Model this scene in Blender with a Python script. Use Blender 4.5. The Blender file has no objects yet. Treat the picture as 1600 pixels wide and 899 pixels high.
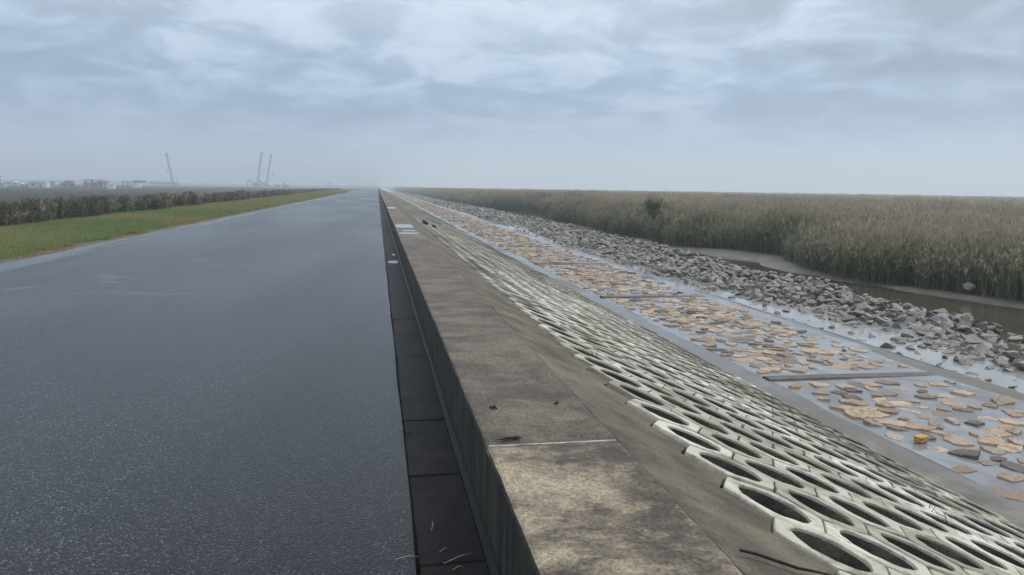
import bpy, bmesh, math, random
import numpy as np
from mathutils import Matrix, Vector, Euler

rad = math.radians
RNG = np.random.default_rng(7)
random.seed(7)
S = bpy.context.scene
COL = S.collection

# ------------------------------------------------------------------ camera
F_PX, PITCH, YAW, ROLL, CAM_H = 1150.0, rad(7.692), rad(10.37), math.atan(.015), 1.6
fwd = Vector((math.sin(YAW) * math.cos(PITCH), math.cos(YAW) * math.cos(PITCH), -math.sin(PITCH)))
rgt0 = Vector((math.cos(YAW), -math.sin(YAW), 0))
up0 = rgt0.cross(fwd)
rgt = rgt0 * math.cos(ROLL) + up0 * math.sin(ROLL)
up = up0 * math.cos(ROLL) - rgt0 * math.sin(ROLL)
cd = bpy.data.cameras.new('camera')
cd.sensor_width = 36
cd.lens = F_PX / 1600 * 36
cd.clip_start = .05
cd.clip_end = 12000
cam = bpy.data.objects.new('camera', cd)
COL.objects.link(cam)
M4 = Matrix((rgt, up, -fwd)).transposed().to_4x4()
M4.translation = (0, 0, CAM_H)
cam.matrix_world = M4
S.camera = cam

# ------------------------------------------------------------------ sky
SUN_EL, SUN_AZ = rad(45), rad(85)          # azimuth clockwise from +Y (road direction)
world = bpy.data.worlds.new('World')
S.world = world
world.use_nodes = True


class NT:
    """small helper to write node trees"""
    def __init__(s, tree):
        s.t = tree
        s.t.nodes.clear()

    def n(s, typ, props=None, **ins):
        nd = s.t.nodes.new(typ)
        for k, v in (props or {}).items():
            setattr(nd, k, v)
        for k, v in ins.items():
            s.set(nd, k, v)
        return nd

    def set(s, nd, k, v):
        k2 = k.replace('_', ' ')
        if k.startswith('i') and k[1:].isdigit():
            sock = nd.inputs[int(k[1:])]
        else:
            sock = nd.inputs[k2] if k2 in nd.inputs else nd.inputs[k]
        if isinstance(v, bpy.types.NodeSocket):
            s.t.links.new(v, sock)
        elif isinstance(v, bpy.types.Node):
            s.t.links.new(v.outputs[0], sock)
        else:
            if sock.type == 'RGBA' and len(v) == 3:
                v = (*v, 1)
            sock.default_value = v

    def math(s, op, a, b=0.0, clamp=False):
        return s.n('ShaderNodeMath', {'operation': op, 'use_clamp': clamp}, i0=a, i1=b).outputs[0]

    def mix(s, fac, a, b, blend='MIX'):
        nd = s.n('ShaderNodeMix', {'data_type': 'RGBA', 'blend_type': blend, 'clamp_factor': True})
        s.set(nd, 'i0', fac); s.set(nd, 'i6', a); s.set(nd, 'i7', b)
        return nd.outputs[2]

    def ramp(s, fac, stops, interp='LINEAR'):
        nd = s.n('ShaderNodeValToRGB', i0=fac)
        nd.color_ramp.interpolation = interp
        el = nd.color_ramp.elements
        while len(el) < len(stops):
            el.new(.5)
        for e, (p, c) in zip(el, stops):
            e.position = p
            e.color = (*c, 1) if hasattr(c, '__len__') else (c, c, c, 1)
        return nd.outputs[0]

    def noise(s, vec, scale, detail=4, rough=.55, dist=0.0):
        nd = s.n('ShaderNodeTexNoise', Scale=scale, Detail=detail, Roughness=rough, Distortion=dist)
        if vec is not None:
            s.set(nd, 'Vector', vec)
        return nd.outputs[0]

    def mapr(s, v, a, b, c=0.0, d=1.0, smooth=True):
        return s.n('ShaderNodeMapRange', {'interpolation_type': 'SMOOTHSTEP' if smooth else 'LINEAR', 'clamp': True},
                   i0=v, i1=a, i2=b, i3=c, i4=d).outputs[0]

    def vscale(s, vec, sc):
        return s.n('ShaderNodeMapping', {'vector_type': 'POINT'}, Vector=vec, Scale=sc).outputs[0]


def build_world():
    w = NT(world.node_tree)
    sky = w.n('ShaderNodeTexSky', {'sky_type': 'NISHITA', 'sun_disc': False, 'sun_elevation': SUN_EL,
                                   'sun_rotation': SUN_AZ, 'air_density': 1.5, 'dust_density': 3.0})
    skyc = w.mix(1.0, sky.outputs[0], (.09, .09, .09), 'MULTIPLY')
    tc = w.n('ShaderNodeTexCoord').outputs['Generated']
    d = w.n('ShaderNodeVectorMath', {'operation': 'NORMALIZE'}, i0=tc).outputs[0]
    sep = w.n('ShaderNodeSeparateXYZ', i0=d)
    z = w.math('MAXIMUM', sep.outputs[2], 0.0)
    den = w.math('ADD', z, .20)
    px = w.math('DIVIDE', sep.outputs[0], den)
    py = w.math('DIVIDE', sep.outputs[1], den)
    p = w.n('ShaderNodeCombineXYZ', i0=px, i1=py, i2=0.0).outputs[0]
    n1 = w.noise(p, .62, 4, .48, .3)
    n2 = w.noise(w.n('ShaderNodeVectorMath', {'operation': 'ADD'}, i0=p, i1=(7.3, 2.1, 4.0)).outputs[0], 3.0, 8, .58, .45)
    n3 = w.noise(w.n('ShaderNodeVectorMath', {'operation': 'ADD'}, i0=p, i1=(1.3, 9.1, 1.0)).outputs[0], .75, 3, .45, .1)
    # the deck gets paler overhead where it is thinner, bluest in the far layer
    base = w.ramp(z, [(0.0, (.42, .54, .68)), (.045, (.365, .485, .66)), (.095, (.235, .35, .555)), (.16, (.355, .47, .645)),
                      (.24, (.50, .595, .705)), (.45, (.64, .72, .82)), (1.0, (.74, .80, .87))])
    amp = w.mapr(z, .02, .17, .10, 1.0)
    k1 = w.math('MULTIPLY', w.math('SUBTRACT', w.mapr(n1, .28, .72), .5), .24)
    k2 = w.math('MULTIPLY', w.math('SUBTRACT', w.mapr(n2, .34, .70), .40), .46)
    k3 = w.math('MULTIPLY', w.math('SUBTRACT', w.mapr(n3, .35, .7), .5), .22)
    k = w.math('MULTIPLY', w.math('ADD', w.math('ADD', k1, k2), k3), amp)
    gain = w.math('ADD', k, 1.0)
    cl = w.n('ShaderNodeVectorMath', {'operation': 'SCALE'}, i0=base)
    w.t.links.new(gain, cl.inputs['Scale'])
    # bright lumps are whiter, dark ones bluer
    tint = w.mix(w.mapr(k, -.1, .2), cl.outputs[0], w.mix(.30, cl.outputs[0], (.68, .73, .78)))
    col = w.mix(.10, tint, skyc)
    bg = w.n('ShaderNodeBackground', Color=col, Strength=1.0)
    w.n('ShaderNodeOutputWorld', Surface=bg.outputs[0])


build_world()
sd = bpy.data.lights.new('sun', 'SUN')
sd.energy = 1.2
sd.angle = rad(25)
sd.color = (1, .93, .82)
sun = bpy.data.objects.new('sun', sd)
COL.objects.link(sun)
sv = Vector((math.sin(SUN_AZ) * math.cos(SUN_EL), math.cos(SUN_AZ) * math.cos(SUN_EL), math.sin(SUN_EL)))
sun.rotation_euler = (-sv).to_track_quat('-Z', 'Y').to_euler()
sun.location = (20, 20, 40)

vs = S.view_settings
vs.view_transform = 'Standard'
vs.look = 'None'
vs.exposure = 0.32
vs.gamma = 1
vs.use_curve_mapping = False
S.render.engine = 'CYCLES'
S.cycles.use_denoising = True
S.cycles.max_bounces = 8
S.cycles.diffuse_bounces = 3
S.cycles.volume_bounces = 2
S.cycles.transparent_max_bounces = 8

# ------------------------------------------------------------------ helpers


def link(o, parent=None):
    COL.objects.link(o)
    if parent:
        o.parent = parent
    return o


def mesh(name, verts, faces, mats=None, mi=None, smooth=False, rnd=None):
    """faces: list of index tuples, or an (M,3) array"""
    me = bpy.data.meshes.new(name)
    if isinstance(faces, np.ndarray):
        v = np.asarray(verts, dtype=np.float32)
        m, k = faces.shape
        me.vertices.add(len(v)); me.vertices.foreach_set('co', v.ravel())
        me.loops.add(m * k); me.loops.foreach_set('vertex_index', faces.astype(np.int32).ravel())
        me.polygons.add(m)
        me.polygons.foreach_set('loop_start', np.arange(0, m * k, k, dtype=np.int32))
        me.update(calc_edges=True)
    else:
        me.from_pydata([tuple(x) for x in verts], [], faces)
    for x in (mats or []):
        me.materials.append(x)
    if mi is not None:
        me.polygons.foreach_set('material_index', np.asarray(mi, dtype=np.int32))
    if rnd is not None:
        at = me.attributes.new('rnd', 'FLOAT', 'POINT')
        at.data.foreach_set('value', np.asarray(rnd, dtype=np.float32))
    me.polygons.foreach_set('use_smooth', np.full(len(me.polygons), smooth))
    me.update()
    return me


def obj(name, me, parent=None, label=None, cat=None, group=None, kind=None, loc=None, rot=None, scl=None):
    o = bpy.data.objects.new(name, me)
    link(o, parent)
    tag(o, label, cat, group, kind)
    if loc is not None: o.location = loc
    if rot is not None: o.rotation_euler = rot
    if scl is not None: o.scale = scl
    return o


def tag(o, label=None, cat=None, group=None, kind=None):
    if label: o['label'] = label
    if cat: o['category'] = cat
    if group: o['group'] = group
    if kind: o['kind'] = kind
    return o


class MB:
    """collects boxes / bars / tubes into one mesh"""
    def __init__(s):
        s.v, s.f = [], []

    def add(s, vs_, fs):
        o = len(s.v)
        s.v += [tuple(x) for x in vs_]
        s.f += [tuple(i + o for i in f) for f in fs]
        return s

    def box(s, a, b):
        (x0, y0, z0), (x1, y1, z1) = a, b
        return s.add([(x0, y0, z0), (x1, y0, z0), (x1, y1, z0), (x0, y1, z0), (x0, y0, z1), (x1, y0, z1), (x1, y1, z1), (x0, y1, z1)],
                     [(0, 3, 2, 1), (4, 5, 6, 7), (0, 1, 5, 4), (1, 2, 6, 5), (2, 3, 7, 6), (3, 0, 4, 7)])

    def tube(s, pts, rs, n=5):
        pts = [Vector(p) for p in pts]
        if not hasattr(rs, '__len__'):
            rs = [rs] * len(pts)
        rings = []
        for i, p in enumerate(pts):
            d = (pts[min(i + 1, len(pts) - 1)] - pts[max(i - 1, 0)]).normalized()
            a = d.orthogonal().normalized() if i == 0 else (a - d * a.dot(d)).normalized()
            b = d.cross(a)
            rings.append([p + (a * math.cos(2 * math.pi * j / n) + b * math.sin(2 * math.pi * j / n)) * rs[i] for j in range(n)])
        vs_ = [q for r in rings for q in r]
        fs = [(i * n + j, i * n + (j + 1) % n, (i + 1) * n + (j + 1) % n, (i + 1) * n + j) for i in range(len(pts) - 1) for j in range(n)]
        fs += [tuple(range(n - 1, -1, -1)), tuple(range((len(pts) - 1) * n, len(pts) * n))]
        return s.add(vs_, fs)

    def build(s, name, mat, parent=None, smooth=False, **kw):
        return obj(name, mesh(name, s.v, s.f, [mat], smooth=smooth), parent, **kw)


def empty(name, loc, rz=0, **kw):
    o = obj(name, None, **kw)
    o.location = loc
    o.rotation_euler = (0, 0, rz)
    return o


def tri_of(me):
    me.calc_loop_triangles()
    v = np.empty(len(me.vertices) * 3, np.float32); me.vertices.foreach_get('co', v)
    t = np.empty(len(me.loop_triangles) * 3, np.int32); me.loop_triangles.foreach_get('vertices', t)
    return v.reshape(-1, 3), t.reshape(-1, 3)


def mats_of(me):
    me.calc_loop_triangles()
    a = np.empty(len(me.loop_triangles), np.int32); me.loop_triangles.foreach_get('material_index', a)
    return a


def merge(name, variants, items, mat, smooth=False, mat2=None):
    """items: (variant index, 4x4 numpy matrix, random) -> one mesh"""
    tv = [tri_of(m) for m in variants]
    ti = [mats_of(m) for m in variants]
    V, T, R, I, off = [], [], [], [], 0
    for vi, m, r in items:
        v, t = tv[vi]; I.append(ti[vi])
        V.append(v @ m[:3, :3].T + m[:3, 3]); T.append(t + off); R.append(np.full(len(v), r)); off += len(v)
    return mesh(name, np.vstack(V), np.vstack(T), [mat] + ([mat2] if mat2 else []), mi=np.concatenate(I) if mat2 else None, rnd=np.concatenate(R), smooth=smooth)


def trs(loc, rot, scl):
    return np.array(Matrix.LocRotScale(Vector(loc), Euler(rot), Vector(scl)))


def at(u, v, depth):
    """a point seen at photo pixel (u, v) at a distance along the view axis"""
    return Vector((0, 0, CAM_H)) + fwd * depth + rgt * ((u - 800) / F_PX * depth) - up * ((v - 449.5) / F_PX * depth)


def vnoise(x, seed=0):
    """smooth 1-D value noise"""
    x = np.asarray(x, float)
    i = np.floor(x).astype(int); f = x - i; f = f * f * (3 - 2 * f)
    h = lambda k: np.modf(np.abs(np.sin(k * 127.1 + seed * 311.7) * 43758.5453))[0]
    return h(i) * (1 - f) + h(i + 1) * f - .5


# ------------------------------------------------------------------ materials
def material(name):
    m = bpy.data.materials.new(name)
    m.use_nodes = True
    t = NT(m.node_tree)
    return m, t


def finish(t, color, rough=.7, bump=None, bstr=.3, bdist=.01, spec=.5, **kw):
    b = t.n('ShaderNodeBsdfPrincipled', Base_Color=color, Roughness=rough)
    t.set(b, 'Specular IOR Level', spec)
    for k, v in kw.items():
        t.set(b, k, v)
    if bump is not None:
        bn = t.n('ShaderNodeBump', Strength=bstr, Distance=bdist, Height=bump)
        t.set(b, 'Normal', bn.outputs[0])
    t.n('ShaderNodeOutputMaterial', Surface=b.outputs[0])
    return b


def pos(t):
    return t.n('ShaderNodeNewGeometry').outputs['Position']


def rnd_of(t, attr):
    if attr:
        return t.n('ShaderNodeAttribute', {'attribute_name': 'rnd'}).outputs['Fac']
    return t.n('ShaderNodeSeparateColor', i0=t.n('ShaderNodeObjectInfo').outputs['Color']).outputs[0]


def simple(name, c, rough=.7, var=.25, scale=3.0, spec=.4, metallic=0.0):
    m, t = material(name)
    nz = t.noise(pos(t), scale, 5, .6)
    k = t.mapr(nz, .3, .7, 1 - var, 1 + var)
    cc = t.n('ShaderNodeVectorMath', {'operation': 'SCALE'}, i0=c)
    t.set(cc, 'Scale', k)
    finish(t, cc.outputs[0], rough, nz, .2, .02, spec, Metallic=metallic)
    return m


def asphalt_mat():
    m, t = material('wet asphalt')
    p = pos(t)
    sep = t.n('ShaderNodeSeparateXYZ', i0=p)
    X, Y = sep.outputs[0], sep.outputs[1]
    vo = t.n('ShaderNodeTexVoronoi', {'feature': 'F1'}, Vector=p, Scale=92.0, Randomness=1.0)
    cell = t.n('ShaderNodeSeparateColor', i0=vo.outputs['Color'])
    vd = vo.outputs['Distance']
    vo2 = t.n('ShaderNodeTexVoronoi', {'feature': 'F1'}, Vector=p, Scale=165.0, Randomness=1.0)
    cell2 = t.n('ShaderNodeSeparateColor', i0=vo2.outputs['Color'])
    big = t.noise(t.vscale(p, (.5, .16, 1)), 1.0, 4, .55)
    med = t.noise(p, 6.0, 4, .6)
    stone = t.ramp(cell.outputs[0], [(0, .002), (.35, .006), (.6, .024), (.85, .070), (.97, .12), (1, .20)])
    stone2 = t.ramp(cell2.outputs[0], [(0, .002), (.4, .008), (.75, .045), (1, .12)])
    stone = t.mix(t.mapr(cell.outputs[2], .45, .55), stone, stone2)
    tone = t.mapr(big, .3, .7, .6, 1.35)
    # black binder between the chippings, its colour also painting in cavity shade
    stone = t.mix(t.mapr(vd, .40, .62), stone, (.004, .004, .004))
    c = t.n('ShaderNodeVectorMath', {'operation': 'SCALE'}, i0=t.mix(1.0, stone, (.95, .98, 1.14), 'MULTIPLY'))
    t.set(c, 'Scale', t.math('MULTIPLY', tone, t.mapr(med, .3, .7, .8, 1.15)))
    # standing water: a ragged run along the low edge and flat patches across the carriageway
    en = t.noise(t.vscale(p, (2.0, .11, 1)), 1.0, 3, .5)
    edge = t.mapr(t.math('ADD', X, t.math('MULTIPLY', t.math('SUBTRACT', en, .5), 1.5)), -6.55, -6.9)
    edge = t.math('MULTIPLY', edge, t.mapr(X, -7.35, -7.1))
    edge = t.math('MULTIPLY', edge, t.mapr(t.noise(t.vscale(p, (.2, .05, 1)), 1.0, 2, .5), .36, .46))
    pn = t.noise(t.vscale(p, (.8, 1.0, 1)), 1.0, 5, .58, .3)
    zone = t.math('MULTIPLY', t.mapr(Y, 10.5, 12.0), t.mapr(Y, 18.0, 15.0))
    zone = t.math('MULTIPLY', zone, t.math('MULTIPLY', t.mapr(X, -2.2, -3.0), t.mapr(X, -6.0, -5.2)))
    patch = t.math('MULTIPLY', t.mapr(pn, .56, .68, 0, .6), zone)
    wet = t.math('MAXIMUM', edge, patch)
    damp = t.mapr(t.noise(t.vscale(p, (.35, .07, 1)), 1.0, 3, .5), .35, .65)
    rough = t.math('SUBTRACT', t.math('ADD', .31, t.math('MULTIPLY', damp, -.08)), t.math('MULTIPLY', wet, .27))
    hgt = t.math('MULTIPLY', t.math('SUBTRACT', 1.0, vd), t.math('SUBTRACT', 1.0, wet))
    b = finish(t, c.outputs[0], rough, t.math('ADD', hgt, t.math('MULTIPLY', cell.outputs[1], .7)), .32, .006, .28)
    return m


def concrete(name, dark, light, stain, scale=2.0, stain_lo=.45, stain_hi=.62, rough=.75, streak=False, wetmask=None, attr=None, fine=60.0, bstr=.35, spec=.4):
    m, t = material(name)
    p = pos(t)
    n1 = t.noise(p, scale, 7, .62, .2)
    n2 = t.noise(t.n('ShaderNodeVectorMath', {'operation': 'ADD'}, i0=p, i1=(13.0, 5.0, 2.0)).outputs[0], scale * .45, 5, .58, .4)
    n3 = t.noise(p, fine, 4, .65)
    c = t.mix(t.mapr(n1, .32, .68), dark, light)
    c = t.mix(t.mapr(n2, stain_lo, stain_hi), c, stain)
    if streak:
        ns = t.noise(t.vscale(p, (9, 9, .9)), 1.0, 4, .6)
        c = t.mix(t.mapr(ns, .4, .65, 0, .75), c, (.022, .022, .020))
    sp = t.mapr(n3, .3, .75, .72, 1.28)
    cc = t.n('ShaderNodeVectorMath', {'operation': 'SCALE'}, i0=c)
    t.set(cc, 'Scale', sp)
    r = rough
    col = cc.outputs[0]
    if wetmask:
        wm = t.mapr(t.noise(t.vscale(p, wetmask[0]), 1.0, 3, .5), wetmask[1], wetmask[2])
        r = t.math('SUBTRACT', rough, t.math('MULTIPLY', wm, rough - .13))
        col = t.mix(t.math('MULTIPLY', wm, .25), col, (.05, .05, .05))
        h = t.math('MULTIPLY', t.math('ADD', n3, n1), t.math('SUBTRACT', 1.0, wm))
    else:
        h = t.math('ADD', n3, n1)
    finish(t, col, r, h, bstr, .012, spec)
    return m


def wall_mat(name, pale_amount):
    m, t = material(name)
    p = pos(t)
    n1 = t.noise(p, 3.4, 10, .72, .5)
    n2 = t.noise(t.vscale(p, (.9, 1.5, 1)), 1.25, 8, .66, .5)
    n3 = t.noise(p, 62.0, 7, .82)
    n4 = t.noise(t.vscale(p, (7, 34, 5)), 1.0, 6, .75)
    c = t.mix(t.mapr(n1, .34, .68), (.060, .048, .036), (.165, .134, .098))
    c = t.mix(t.mapr(n4, .56, .72, 0, .42), c, (.30, .245, .17))
    c = t.mix(t.math('MULTIPLY', t.mapr(t.math('ADD', t.math('MULTIPLY', n2, .8), t.math('MULTIPLY', n1, .25)), .46, .62), pale_amount), c, (.46, .375, .26))
    # road side: black vertical run-off
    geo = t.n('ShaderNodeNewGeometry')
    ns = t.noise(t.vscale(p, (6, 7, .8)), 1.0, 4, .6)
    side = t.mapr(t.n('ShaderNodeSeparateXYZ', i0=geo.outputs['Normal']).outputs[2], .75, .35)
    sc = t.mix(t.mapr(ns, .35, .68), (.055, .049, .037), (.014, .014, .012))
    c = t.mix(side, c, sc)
    cc = t.n('ShaderNodeVectorMath', {'operation': 'SCALE'}, i0=c)
    t.set(cc, 'Scale', t.mapr(n3, .32, .68, .42, 1.6))
    finish(t, cc.outputs[0], t.mapr(n1, .3, .7, .55, .8), t.math('ADD', n3, t.math('MULTIPLY', n1, 2.0)), .6, .012, .4)
    return m


def block_mat(attr):
    m, t = material('block concrete' + (' far' if attr else ''))
    r = rnd_of(t, attr)
    p = pos(t)
    base = t.ramp(r, [(0, (.30, .28, .215)), (.3, (.46, .43, .34)), (.62, (.57, .53, .425)), (.85, (.69, .655, .54)), (1, (.82, .79, .70))])
    n1 = t.noise(p, 5.0, 7, .65, .3)
    n2 = t.noise(t.n('ShaderNodeVectorMath', {'operation': 'ADD'}, i0=p, i1=(3.0, 8.0, 2.0)).outputs[0], .8, 4, .55)
    n3 = t.noise(p, 90.0, 3, .7)
    n6 = t.noise(p, 17.0, 5, .65, .6)
    c = t.mix(t.mapr(n1, .44, .70, 0, .85), base, (.19, .175, .125))
    c = t.mix(t.mapr(n6, .55, .72, 0, .6), c, (.13, .12, .085))
    sep = t.n('ShaderNodeSeparateXYZ', i0=p)
    low = t.mapr(sep.outputs[2], -.75, -1.35)
    n5 = t.noise(t.vscale(p, (.9, .3, .9)), .8, 5, .6)
    c = t.mix(t.math('MULTIPLY', t.mapr(n5, .5, .64), t.mapr(sep.outputs[1], 6, 14, .15, .85)), c, (.12, .11, .085))
    alg = t.math('MULTIPLY', t.mapr(n2, .38, .62), t.math('ADD', .25, t.math('MULTIPLY', low, .6)))
    c = t.mix(alg, c, (.135, .125, .088))
    cc = t.n('ShaderNodeVectorMath', {'operation': 'SCALE'}, i0=c)
    t.set(cc, 'Scale', t.mapr(n3, .25, .75, .82, 1.15))
    finish(t, cc.outputs[0], .62, t.math('ADD', n3, n1), .3, .008, .4)
    return m


def stone_mat(attr):
    m, t = material('flat stone' + (' far' if attr else ''))
    r = rnd_of(t, attr)
    p = pos(t)
    base = t.ramp(r, [(0, (.10, .085, .075)), (.15, (.22, .165, .125)), (.35, (.40, .295, .215)), (.65, (.53, .385, .265)), (.88, (.60, .46, .33)), (1, (.40, .345, .30))])
    n1 = t.noise(p, 7.0, 6, .62, .2)
    n3 = t.noise(p, 50.0, 4, .65)
    c = t.mix(t.mapr(n1, .42, .70, 0, .75), base, (.23, .17, .125))
    cc = t.n('ShaderNodeVectorMath', {'operation': 'SCALE'}, i0=c)
    t.set(cc, 'Scale', t.mapr(n3, .25, .75, .78, 1.2))
    finish(t, cc.outputs[0], .6, t.math('ADD', n3, t.math('MULTIPLY', n1, 2.0)), .5, .015, .4)
    return m


def rock_mat(attr):
    m, t = material('riprap rock' + (' far' if attr else ''))
    r = rnd_of(t, attr)
    p = pos(t)
    base = t.ramp(r, [(0, (.075, .072, .070)), (.3, (.16, .15, .14)), (.6, (.245, .218, .19)), (.85, (.34, .305, .265)), (1, (.40, .325, .25))])
    n1 = t.noise(p, 5.0, 7, .65, .3)
    n3 = t.noise(p, 34.0, 4, .65)
    c = t.mix(t.mapr(n1, .42, .7, 0, .7), base, (.068, .060, .052))
    nz = t.n('ShaderNodeSeparateXYZ', i0=t.n('ShaderNodeNewGeometry').outputs['Normal']).outputs[2]
    # dried silt that settled on the upward faces
    silt = t.math('MULTIPLY', t.mapr(nz, .45, .85), t.mapr(n3, .38, .62, .1, .75))
    c = t.mix(silt, c, (.37, .345, .31))
    cc = t.n('ShaderNodeVectorMath', {'operation': 'SCALE'}, i0=c)
    t.set(cc, 'Scale', t.mapr(n3, .25, .75, .75, 1.25))
    finish(t, cc.outputs[0], .6, t.math('ADD', n3, t.math('MULTIPLY', n1, 2.0)), .6, .03, .4)
    return m


def water_mat(name, base, ripple=.02, rough=.04, scale=3.0, silt=None):
    m, t = material(name)
    p = pos(t)
    n1 = t.noise(t.vscale(p, (1, .5, 1)), scale, 3, .5)
    n2 = t.noise(p, .5, 4, .6, .4)
    c = t.mix(t.mapr(n2, .35, .65), base, tuple(x * .75 for x in base))
    if silt:
        n3 = t.noise(t.vscale(p, (1.3, .8, 1)), 1.1, 6, .62, .5)
        c = t.mix(t.mapr(n3, .44, .64, 0, .85), c, silt)
    finish(t, c, t.mapr(n2, .4, .6, rough, rough * 2.2), n1, ripple, .05, .5, IOR=1.4)
    return m


def ground_mat():
    m, t = material('bare ground')
    p = pos(t)
    X = t.n('ShaderNodeSeparateXYZ', i0=p).outputs[0]
    n1 = t.noise(p, .35, 7, .62, .3)
    n2 = t.noise(t.vscale(p, (.02, .008, 1)), 1.0, 5, .6, .5)
    n3 = t.noise(p, 9.0, 4, .65)
    inland = t.mix(t.mapr(n2, .4, .6), (.080, .066, .060), (.115, .098, .090))
    inland = t.mix(t.mapr(n1, .5, .7, 0, .5), inland, (.08, .085, .055))
    grass = t.mix(t.mapr(n1, .4, .62), (.085, .12, .034), (.17, .15, .07))
    soil = t.mix(t.mapr(n3, .4, .6), (.085, .055, .034), (.20, .15, .09))
    mud = t.mix(t.mapr(n1, .35, .65), (.075, .066, .054), (.13, .118, .10))
    e = t.math('ADD', X, t.math('MULTIPLY', t.math('SUBTRACT', n1, .5), 1.2))
    c = t.mix(t.mapr(e, -17.5, -15.0), inland, grass)
    c = t.mix(t.mapr(t.math('ADD', X, t.math('MULTIPLY', t.math('SUBTRACT', n3, .5), .5)), -8.15, -7.8), c, soil)
    c = t.mix(t.mapr(X, 3, 5), c, mud)
    finish(t, c, .85, t.math('ADD', n3, n1), .5, .05, .25)
    return m


def leaf_mat(name, c1, c2, trans=.35):
    m, t = material(name)
    r = t.n('ShaderNodeObjectInfo').outputs['Random']
    p = pos(t)
    n1 = t.noise(p, .16, 3, .5)
    n2 = t.noise(p, .045, 3, .5)
    k = t.math('ADD', t.math('MULTIPLY', r, .45), t.math('ADD', t.math('MULTIPLY', t.mapr(n1, .38, .62), .35), t.math('MULTIPLY', t.mapr(n2, .4, .6), .25)), True)
    c = t.mix(k, c1, c2)
    b = t.n('ShaderNodeBsdfPrincipled', Base_Color=c, Roughness=.65)
    t.set(b, 'Specular IOR Level', .25)
    tr = t.n('ShaderNodeBsdfTranslucent', Color=c)
    mx = t.n('ShaderNodeMixShader', i0=trans, i1=b.outputs[0], i2=tr.outputs[0])
    t.n('ShaderNodeOutputMaterial', Surface=mx.outputs[0])
    return m


M = {}
M['asphalt'] = asphalt_mat()
M['wall_pale'] = wall_mat('weathered concrete wall pale', .85)
M['wall'] = wall_mat('weathered concrete wall', .16)
M['wall_mid'] = wall_mat('weathered concrete wall streaked', .32)
M['apron'] = concrete('brown apron concrete', (.075, .060, .043), (.170, .138, .098), (.205, .17, .115), 3.2, .5, .7, bstr=.6)
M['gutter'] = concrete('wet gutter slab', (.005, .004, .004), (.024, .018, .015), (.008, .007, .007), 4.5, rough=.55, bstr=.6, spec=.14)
M['gutter_bed'] = concrete('gutter bed', (.015, .015, .015), (.03, .03, .028), (.02, .02, .022), 3.0, rough=.3)
M['toe'] = concrete('toe beam concrete', (.13, .115, .098), (.24, .215, .185), (.17, .15, .125), 2.0, rough=.5, wetmask=((.8, .16, 1), .38, .50))
M['crossbeam'] = concrete('cross beam concrete', (.09, .083, .076), (.165, .15, .135), (.11, .105, .095), 3.0, rough=.55)
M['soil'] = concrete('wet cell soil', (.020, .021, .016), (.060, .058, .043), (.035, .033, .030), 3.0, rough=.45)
M['cell'] = concrete('shade-painted mossy cell wall', (.050, .048, .034), (.13, .125, .085), (.035, .035, .030), 5.0, .42, .6, rough=.55)  # damp mossy tone, darkened so the colour also carries the shade inside the holes
M['block'] = block_mat(False)
M['block_far'] = block_mat(True)
M['stone'] = stone_mat(False)
M['stone_far'] = stone_mat(True)
M['rock'] = rock_mat(False)
M['rock_far'] = rock_mat(True)
M['film'] = water_mat('shallow water on concrete', (.31, .31, .325), .006, .05, silt=(.15, .135, .12))
M['pool'] = water_mat('standing water', (.40, .40, .39), .008, .02)
M['channel'] = water_mat('silty brown water', (.105, .088, .064), .01, .03)
M['puddle'] = water_mat('rain puddle', (.16, .16, .16), .003, .03)
M['mortar'] = concrete('berm bed', (.09, .085, .08), (.16, .15, .14), (.11, .10, .095), 2.0, rough=.5)
M['joint'] = simple('pale joint sealant', (.40, .37, .31), .7, .45, 14)
M['mud'] = concrete('wet mud bank', (.16, .138, .112), (.28, .245, .205), (.20, .175, .145), 1.6, rough=.45, bstr=.6)
M['ground'] = ground_mat()
M['twig'] = simple('dark twig', (.022, .017, .014), .8)
M['straw'] = simple('dry straw', (.42, .34, .21), .7)
M['reed_green'] = leaf_mat('reed leaf green', (.11, .16, .078), (.21, .24, .125))
M['reed_tan'] = leaf_mat('reed leaf dry', (.27, .24, .155), (.44, .37, .255))
M['plume'] = leaf_mat('reed plume', (.30, .24, .185), (.50, .41, .32))
M['reed_top'] = simple('far reed tops', (.29, .265, .20), .9, .35, .5)
M['grass_blade'] = leaf_mat('grass blade', (.115, .215, .065), (.27, .31, .12))
M['grass_dry'] = leaf_mat('dry grass blade', (.27, .225, .105), (.40, .32, .17))
M['shrub'] = leaf_mat('shrub leaf', (.050, .062, .038), (.105, .115, .072))
M['shrub_dry'] = leaf_mat('dry shrub', (.12, .098, .076), (.20, .17, .135))
M['bush'] = leaf_mat('bush leaf', (.055, .095, .040), (.10, .15, .065))
M['far_tree'] = simple('far trees', (.04, .055, .032), .9, .3, .1)

# ------------------------------------------------------------------ ground
LAND = -1.95
FLAT = -1.78


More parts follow.
